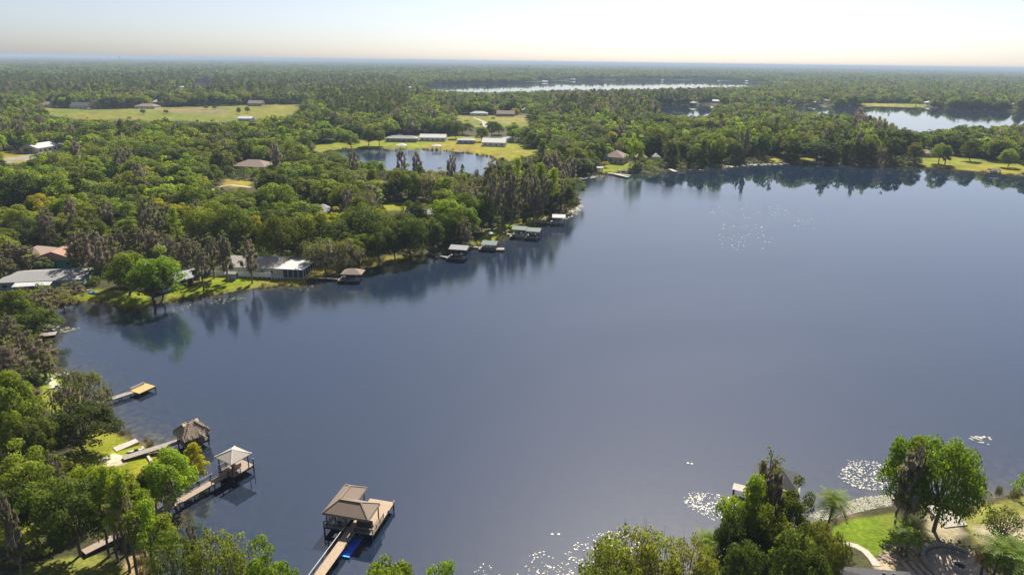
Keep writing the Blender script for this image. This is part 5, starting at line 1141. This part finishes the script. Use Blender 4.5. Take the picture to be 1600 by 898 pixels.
# ------------------------------------------------------------------ woods
def region_mix(px, py):
    """probability table of kinds by place: arrays of weights per kind"""
    K = ['oak','wide','dark','darkwide','bright','yellow','sparse','olive','moss','cypress','dcypress','pine']
    base = np.array([.20,.16,.17,.13,.11,.020,.04,.10,.06,.006,.008,.012]); Wt = np.tile(base, (len(px), 1))
    def setr(poly, w_): Wt[inside(poly, px, py)] = w_
    setr([(520,252),(560,246),(780,246),(905,262),(905,345),(800,352),(720,338),(700,300),(560,282)], [.05,.02,.12,.02,.02,0,.05,.10,.50,.08,.04,0])
    setr([(60,352),(330,340),(330,425),(60,425)], [.08,.02,.08,.02,.05,.01,.08,.08,.56,.02,.0,.0])
    setr([(1000,238),(1440,222),(1440,264),(1000,272)], [.14,.05,.32,.10,.02,.01,.04,.10,.18,.01,.03,0])
    setr([(860,146),(1110,146),(1110,180),(1000,192),(860,186)], [.05,0,.25,.05,0,0,0,.05,.30,.05,.10,.15])
    setr([(1330,160),(1425,165),(1415,215),(1330,205)], [.05,0,.1,.02,0,0,0,.03,.65,.1,.05,0])
    setr([(480,150),(640,150),(630,192),(520,190)], [.05,0,.10,.0,0,0,0,.2,.05,.05,.10,.45])
    setr([(0,100),(620,100),(620,155),(0,155)], [.12,.05,.22,.08,.02,.01,0,.15,.08,.02,.12,.13])
    setr([(560,340),(740,330),(745,400),(560,420)], [.2,.1,.35,.2,.1,.0,.02,.03,.0,0,0,0])
    return K, Wt/Wt.sum(1)[:, None]
rng = np.random.default_rng(42)
AZM = 42
def grid_candidates(r0, r1, cell):
    n = int(r1*1.5/cell)+2; gx, gy = np.meshgrid(np.arange(-n, n)*cell, np.arange(0, int(r1/cell)+2)*cell)
    X = gx.ravel()+rng.uniform(-.42, .42, gx.size)*cell; Y = gy.ravel()+rng.uniform(-.42, .42, gx.size)*cell
    r = np.hypot(X, Y); a = np.degrees(np.arctan2(X, Y)); k = (r > r0) & (r < r1) & (np.abs(a) < AZM); return X[k], Y[k]
def blocked(X, Y, Z, h, wd, strict=.62):
    """does the crown cover ground, water or a house that the photograph shows open?"""
    bad = np.zeros(len(X), bool); d = np.hypot(X, Y)
    for fx in (-strict, 0, strict):
        for fz in (.25, .55, .9):
            px, py = Q(X+fx*wd/2*(1.0 if fz < .8 else .5), Y, Z+h*fz)
            for poly, dist in CLEAR:
                q = np.array(poly); sel = (px > q[:, 0].min()) & (px < q[:, 0].max()) & (py > q[:, 1].min()) & (py < q[:, 1].max())
                if dist is not None: sel &= d < dist
                if sel.any():
                    ix = np.where(sel & ~bad)[0]
                    if len(ix): bad[ix[inside(q, px[ix], py[ix])]] = True
    return bad
def scatter(r0, r1, cell):
    X, Y = grid_candidates(r0, r1, cell); s = sd_water(X, Y); k = s < -2.0; X, Y, s = X[k], Y[k], s[k]; Z = np.maximum(0, land_h(X, Y, s))
    bx, by = Q(X, Y, Z)
    k = (by < 470) & ~((bx < 470) & (by > 425))             # the near banks are planted by hand
    k &= ~((bx > 200) & (bx < 480) & (by > 395))
    for _, _, wp, _ in LAWNS[:31]:
        k &= ~inside(wp, X, Y)
    X, Y, Z, s = X[k], Y[k], Z[k], s[k]
    k = np.ones(len(X), bool)
    for fx, fy, fr in FOOT: k &= np.hypot(X-fx, Y-fy) > fr+3
    for mx, my, mr in MAN: k &= np.hypot(X-mx, Y-my) > mr*.9+2
    X, Y, Z, s = X[k], Y[k], Z[k], s[k]; px, py = Q(X, Y, Z+5)
    K, Wt = region_mix(px, py); u = rng.random(len(X)); kid = (u[:, None] > np.cumsum(Wt, 1)).sum(1).clip(0, len(K)-1)
    hb = np.array([{'oak': 14, 'wide': 14, 'dark': 14, 'darkwide': 14, 'bright': 14, 'yellow': 11, 'sparse': 13, 'olive': 13, 'moss': 19, 'cypress': 20, 'dcypress': 17, 'pine': 20}[q] for q in K])[kid]
    wb = np.array([{'oak': 17, 'wide': 24, 'dark': 16, 'darkwide': 23, 'bright': 16, 'yellow': 14, 'sparse': 15, 'olive': 15, 'moss': 9.5, 'cypress': 9, 'dcypress': 9, 'pine': 8.5}[q] for q in K])[kid]
    v = .78+.5*rng.random(len(X)); nn = .85+.35*vnoise(X, Y, 60, 11); h = hb*v*nn; wd = wb*(.75+.5*rng.random(len(X)))*nn
    tall = inside([(990,236),(1250,225),(1440,236),(1450,264),(1250,262),(990,274)], *Q(X, Y, Z)) ; h = np.where(tall, h*1.2, h)
    bad = blocked(X, Y, Z, h, wd); ix = np.where(bad)[0]
    h[ix] *= .55; wd[ix] *= .6; b2 = blocked(X[ix], Y[ix], Z[ix], h[ix], wd[ix]); kk = np.ones(len(X), bool); kk[ix[b2]] = False
    return X[kk], Y[kk], Z[kk], h[kk], wd[kk], kid[kk], K
X, Y, Z, Hh, Wd, KI, K = scatter(120, 2600, 10.5)
D = np.hypot(X, Y); big = Hh*Wd/(D**2); order = np.argsort(-big)
pxs, pys = Q(X, Y, Z+Hh*.7); inview = (pxs > -20) & (pxs < 1620) & (pys > 60) & (pys < 920)
fam = np.array([0 if K[k] in ('oak','wide','dark','darkwide','bright','sparse','olive') else 1 for k in KI]); quota = [300-sum(1 for r in TREES if KINDS[r[3]][5] == 'oak'), 120]
ind = np.zeros(len(X), bool)
for i in order:
    if inview[i] and quota[fam[i]] > 0: ind[i] = True; quota[fam[i]] -= 1
for i in np.where(ind)[0]:
    mk = KINDS[K[KI[i]]][0]; plant(K[KI[i]], float(X[i]), float(Y[i]), float(Z[i])-.1, float(Hh[i]), float(Wd[i]), float(rng.uniform(0, 6.28)), int(rng.integers(0, 5)) if mk == 'mosscypress' else int(rng.integers(0, 3)), 2 if D[i] < 330 else 1)
def gn_scatter(name, label, pts, rot, scl, pid, meshes, cat='woodland'):
    """one object: points that carry an instance of one of the given meshes"""
    col = bpy.data.collections.new(name+'_sources')
    for i, me in enumerate(meshes):
        o = bpy.data.objects.new('%s_source_%02d' % (name, i), me); col.objects.link(o)
    me = bpy.data.meshes.new(name); me.vertices.add(len(pts)); me.vertices.foreach_set('co', np.asarray(pts, np.float32).ravel())
    a = me.attributes.new('rot', 'FLOAT_VECTOR', 'POINT'); a.data.foreach_set('vector', np.stack([rot*0, rot*0, rot], 1).astype(np.float32).ravel())
    a = me.attributes.new('scl', 'FLOAT_VECTOR', 'POINT'); a.data.foreach_set('vector', np.asarray(scl, np.float32).ravel())
    a = me.attributes.new('pid', 'INT', 'POINT'); a.data.foreach_set('value', np.asarray(pid, np.int32))
    ob = C_link(name, me); ng = bpy.data.node_groups.new(name, 'GeometryNodeTree')
    ng.interface.new_socket('Geometry', in_out='INPUT', socket_type='NodeSocketGeometry'); ng.interface.new_socket('Geometry', in_out='OUTPUT', socket_type='NodeSocketGeometry')
    N, L = ng.nodes, ng.links; gi = N.new('NodeGroupInput'); go = N.new('NodeGroupOutput'); ip = N.new('GeometryNodeInstanceOnPoints'); ci = N.new('GeometryNodeCollectionInfo')
    ci.inputs['Collection'].default_value = col; ci.inputs['Separate Children'].default_value = True; ci.inputs['Reset Children'].default_value = True
    mp = N.new('GeometryNodeMeshToPoints'); L.new(gi.outputs[0], mp.inputs['Mesh']); L.new(mp.outputs[0], ip.inputs['Points']); L.new(ci.outputs[0], ip.inputs['Instance']); ip.inputs['Pick Instance'].default_value = True
    for nm, ty, sock in (('pid', 'INT', 'Instance Index'), ('rot', 'FLOAT_VECTOR', 'Rotation'), ('scl', 'FLOAT_VECTOR', 'Scale')):
        na = N.new('GeometryNodeInputNamedAttribute'); na.data_type = ty; na.inputs['Name'].default_value = nm; L.new(na.outputs[0], ip.inputs[sock])
    L.new(ip.outputs[0], go.inputs[0]); md = ob.modifiers.new('scatter', 'NODES'); md.node_group = ng
    return tag(ob, label, cat, None, 'stuff')
def wood(name, label, sel, lod):
    meshes = []; idx = {}; pid = []; scl = []
    for i in sel:
        kd = K[KI[i]]; mk, leaf = KINDS[kd][:2]; sd = int((X[i]*7.3+Y[i]*3.1) % 3); key = (mk, leaf, sd)
        if key not in idx: idx[key] = len(meshes); meshes.append(joined_mesh(mk, sd, lod, leaf))
        bh_, br_ = SIZE[mk]; pid.append(idx[key]); scl.append((Wd[i]/(2*br_), Wd[i]/(2*br_), Hh[i]/bh_))
    gn_scatter(name, label, np.stack([X[sel], Y[sel], Z[sel]-.1], 1), rng.uniform(0, 6.28, len(sel)), scl, pid, meshes)
rest = ~ind
wood('near_woods', 'mixed oak and cypress woods filling the gaps around the lakes', np.where(rest & (D < 560))[0], 1)
wood('far_woods', 'woods stretching from the ponds to the far lakes', np.where(rest & (D >= 560))[0], 0)
# patches of canopy out to the horizon
def canopy_patch(seed, cell=60.0):
    rg = np.random.default_rng(seed); parts = []
    for k in range(34):
        x, y = rg.uniform(-cell*.6, cell*.6, 2); r = rg.uniform(5, 9); h = rg.uniform(9, 16)*(1 if rg.random() > .15 else 1.25)
        V, F, T = leafcloud([(x, y, h*.72)], [(r, r, h*.38)], 22, 5.5, rg, zmin=-.2, fill=.1); parts.append((V, F, T, 0))
    return joinq(parts)
def patches():
    P4 = []; S4 = []
    for r0, r1, cell in ((2550, 6000, 56), (6000, 11500, 95), (11500, 19000, 190), (19000, 32000, 330)):
        gx, gy = grid_candidates(r0, r1, cell); k = sd_water(gx, gy) < -cell*.5; gx, gy = gx[k], gy[k]; P4.append(np.stack([gx, gy, gx*0+.4], 1)); S4.append(np.stack([gx*0+cell/52., gx*0+cell/52., .8+.35*rng.random(len(gx))+.25*vnoise(gx, gy, 500, 3)], 1))
    pts = np.concatenate(P4); scl = np.concatenate(S4); ms = []
    for s, lf in enumerate(['oak_leaf', 'dark_leaf', 'dark_leaf', 'olive_leaf', 'pine_leaf', 'oak_leaf']):
        V, F, T, MI = canopy_patch(s+5); ms.append(mesh_np('canopy', V, F, [M[lf]], tint=T))
    n = vnoise(pts[:, 0], pts[:, 1], 700, 9)*.6+rng.random(len(pts))*.4; pid = (n*6).astype(int).clip(0, 5)
    gn_scatter('distant_woods', 'unbroken wooded plain reaching the horizon', pts, rng.uniform(0, 6.28, len(pts)), scl, pid, ms)
patches()
# undergrowth between the trees, reeds along the shore
def understory():
    x, y = grid_candidates(60, 620, 5.2); s = sd_water(x, y); k = (s < -1.2); x, y, s = x[k], y[k], s[k]; z = land_h(x, y, s)
    for _, _, wp, _ in LAWNS: 
        q = inside(wp, x, y); x, y, z, s = x[~q], y[~q], z[~q], s[~q]
    k = np.ones(len(x), bool)
    for fx, fy, fr in FOOT: k &= np.hypot(x-fx, y-fy) > fr*.95
    px, py = Q(x, y, z+1)
    k &= ~((px > 1355) & (py > 780)); k &= ~((px > 205) & (px < 245) & (py > 840)); k &= ~((px < 240) & (py > 600) & (rng.random(len(x)) < .5))
    k &= ~blocked(x, y, z, np.full(len(x), 2.5), np.full(len(x), 3.5), .5); x, y, z = x[k], y[k], z[k]
    ms = [joined_mesh('shrub', sd, 1 if sd else 2, lf) for sd, lf in ((0, 'shrub_leaf'), (1, 'shrub_leaf'), (2, 'oak_leaf'), (1, 'olive_leaf'))]
    sc_ = rng.uniform(.6, 1.45, len(x)); gn_scatter('undergrowth', 'low green undergrowth between the trees', np.stack([x, y, z-.2], 1), rng.uniform(0, 6.28, len(x)), np.stack([sc_, sc_, sc_*rng.uniform(.6, 1.2, len(x))], 1), rng.integers(0, 4, len(x)), ms, 'undergrowth')
understory()
def reeds():
    rg = np.random.default_rng(9); pts = []
    for poly in (LAKE, POND):
        w_ = proj_poly(poly); n = len(w_)
        for i in range(n):
            a, b = w_[i], w_[(i+1) % n]; L = np.hypot(*(b-a)); 
            if poly is LAKE and (poly[i][0] > 1700 or (1290 < poly[i][0] < 1600 and poly[i][1] > 700)): continue
            m_ = int(min(L, 260)*1.6); t = rg.random(m_)[:, None]; q = a+(b-a)*t+rg.normal(0, .75, (m_, 2)); pts.append(q)
    q = np.concatenate(pts); d = np.hypot(q[:, 0], q[:, 1]); k = (d < 620) & (np.abs(np.degrees(np.arctan2(q[:, 0], q[:, 1]))) < AZM) & (q[:, 1] > 50) & (vnoise(q[:, 0], q[:, 1], 7, 4) > .42); q = q[k]
    V = []; F = []; T = []
    for i in range(26):
        a = rg.uniform(0, 6.28); r = rg.uniform(0, .55); x, y = r*math.cos(a), r*math.sin(a); h = rg.uniform(.5, 1.3); dx, dy = rg.normal(0, .22, 2); o = len(V)
        V += [(x-.05, y, 0), (x+.05, y, 0), (x+dx+.02, y+dy, h), (x+dx-.02, y+dy, h)]; F.append((o, o+1, o+2, o+3)); T.append(rg.random())
    me = mesh_np('reed_tuft', V, np.array(F), [M['reed']], tint=T); s = rg.uniform(.6, 1.3, len(q))
    gn_scatter('shore_reeds', 'brown green reeds fringing the shores', np.stack([q[:, 0], q[:, 1], q[:, 0]*0-.1], 1), rg.uniform(0, 6.28, len(q)), np.stack([s, s, s], 1), np.zeros(len(q), int), [me], 'reeds')
reeds()
# ------------------------------------------------------------------ labels that single each tree out
MARKS = [(235,440,'the blue grey boathouse'),(400,420,'the lakeside house'),(86,400,'the teal house'),(60,435,'the long grey roof'),(388,252,'the brown hip roof'),(465,332,'the dark gabled house'),(508,325,'the blue walled house'),(658,333,'the long flat grey roof'),
 (719,390,'the grey boat shelter'),(770,380,'the pinkish dock'),(825,360,'the green shelters'),(873,343,'the shelter near the point'),(552,430,'the brown shelter'),(640,245,'the pond'),(740,250,'the right end of the pond'),(530,245,'the left end of the pond'),(627,215,'the long grey pond house'),(771,220,'the pond corner house'),(770,192,'the small far field'),
 (80,228,'the long white barn'),(120,176,'the left of the field'),(230,178,'the middle of the field'),(350,185,'the right of the field'),(10,336,'the brown roof at the left edge'),(180,282,'the small pale roof'),(370,287,'the woodland track'),(630,324,'the woodland lawn'),(958,245,'the big far shore house'),(1003,247,'the pink roofed house'),(1060,264,'the raft dock'),
 (1180,256,'the pale far lily bed'),(1280,252,'the far boat shelter'),(1412,240,'the white far cottage'),(1500,255,'the far right lawn'),(1580,262,'the far right dock'),(1400,195,'the second far lake'),(220,608,'the swim platform'),(305,668,'the thatched hut'),(362,720,'the gazebo'),(560,800,'the tan boathouse'),(195,698,'the small pale ramp'),(90,595,'the sandy landing'),(72,490,'the corner dock'),(75,521,'the low weathered dock'),
 (1110,790,'the oval lily raft'),(1200,745,'the dark boathouse'),(1360,740,'the broad lily raft'),(1475,806,'the wide concrete ramp'),(1492,880,'the round patio'),(900,880,'the bottom lily pads'),(1293,800,'the feather palm'),(20,250,'the road'),(1000,190,'the wooded rise'),(1000,215,'the far shore woods'),(900,265,'the mouth of the bay'),(60,310,'the yellow flowering tree'),(250,330,'the big left oaks'),(660,290,'the grey cypress belt')]
def place_words(px, py):
    d = [(math.hypot((px-a), (py-b)*1.6), a, b, n) for a, b, n in MARKS]; _, a, b, n = min(d); dx, dy = px-a, py-b
    if abs(dx) > abs(dy)*1.2: return ('right of ' if dx > 0 else 'left of ')+n
    return ('below ' if dy > 0 else 'above ')+n
used = {}
for r in TREES:
    if r[6]: r[0]['label'] = r[6]; continue
    kd = KINDS[r[3]]; used.setdefault((kd[4]+' '+kd[5], place_words(r[1], r[2])), []).append(r)
for (nm, pl), L in used.items():
    L.sort(key=lambda r: r[1]); n = len(L)
    for i, r in enumerate(L):
        if n == 1: s = '%s %s' % (nm, pl)
        elif n == 2: s = '%s of two, %s %s' % (('left', 'right')[i], nm, pl)
        else:
            o = ['first', 'second', 'third', 'fourth', 'fifth', 'sixth', 'seventh', 'eighth', 'ninth', 'tenth', 'eleventh', 'twelfth']
            s = '%s from left, %s %s' % (o[min(i, 11)], nm, pl)
        r[0]['label'] = s
        r[0]['group'] = {'oak': 'oaks in the woods', 'cypress': 'cypresses in the woods', 'pine': 'pines in the woods', 'tree': 'flowering trees', 'shrub': 'shrubs', 'willow': 'willows by the lily pads'}[KINDS[r[3]][5]]
grp = {}
for o in C.objects:
    if o.name.startswith('distant_house') and '_px' in o: grp.setdefault(o['label'], []).append(o)
for lab, L in grp.items():
    L.sort(key=lambda o: o['_px'])
    for i, o in enumerate(L):
        if len(L) > 1: o['label'] = ['first', 'second', 'third', 'fourth', 'fifth', 'sixth'][min(i, 5)]+' from left, '+lab
        o['group'] = 'distant houses'
for o in C.objects:
    for k in ('_px', '_py'):
        if k in o: del o[k]
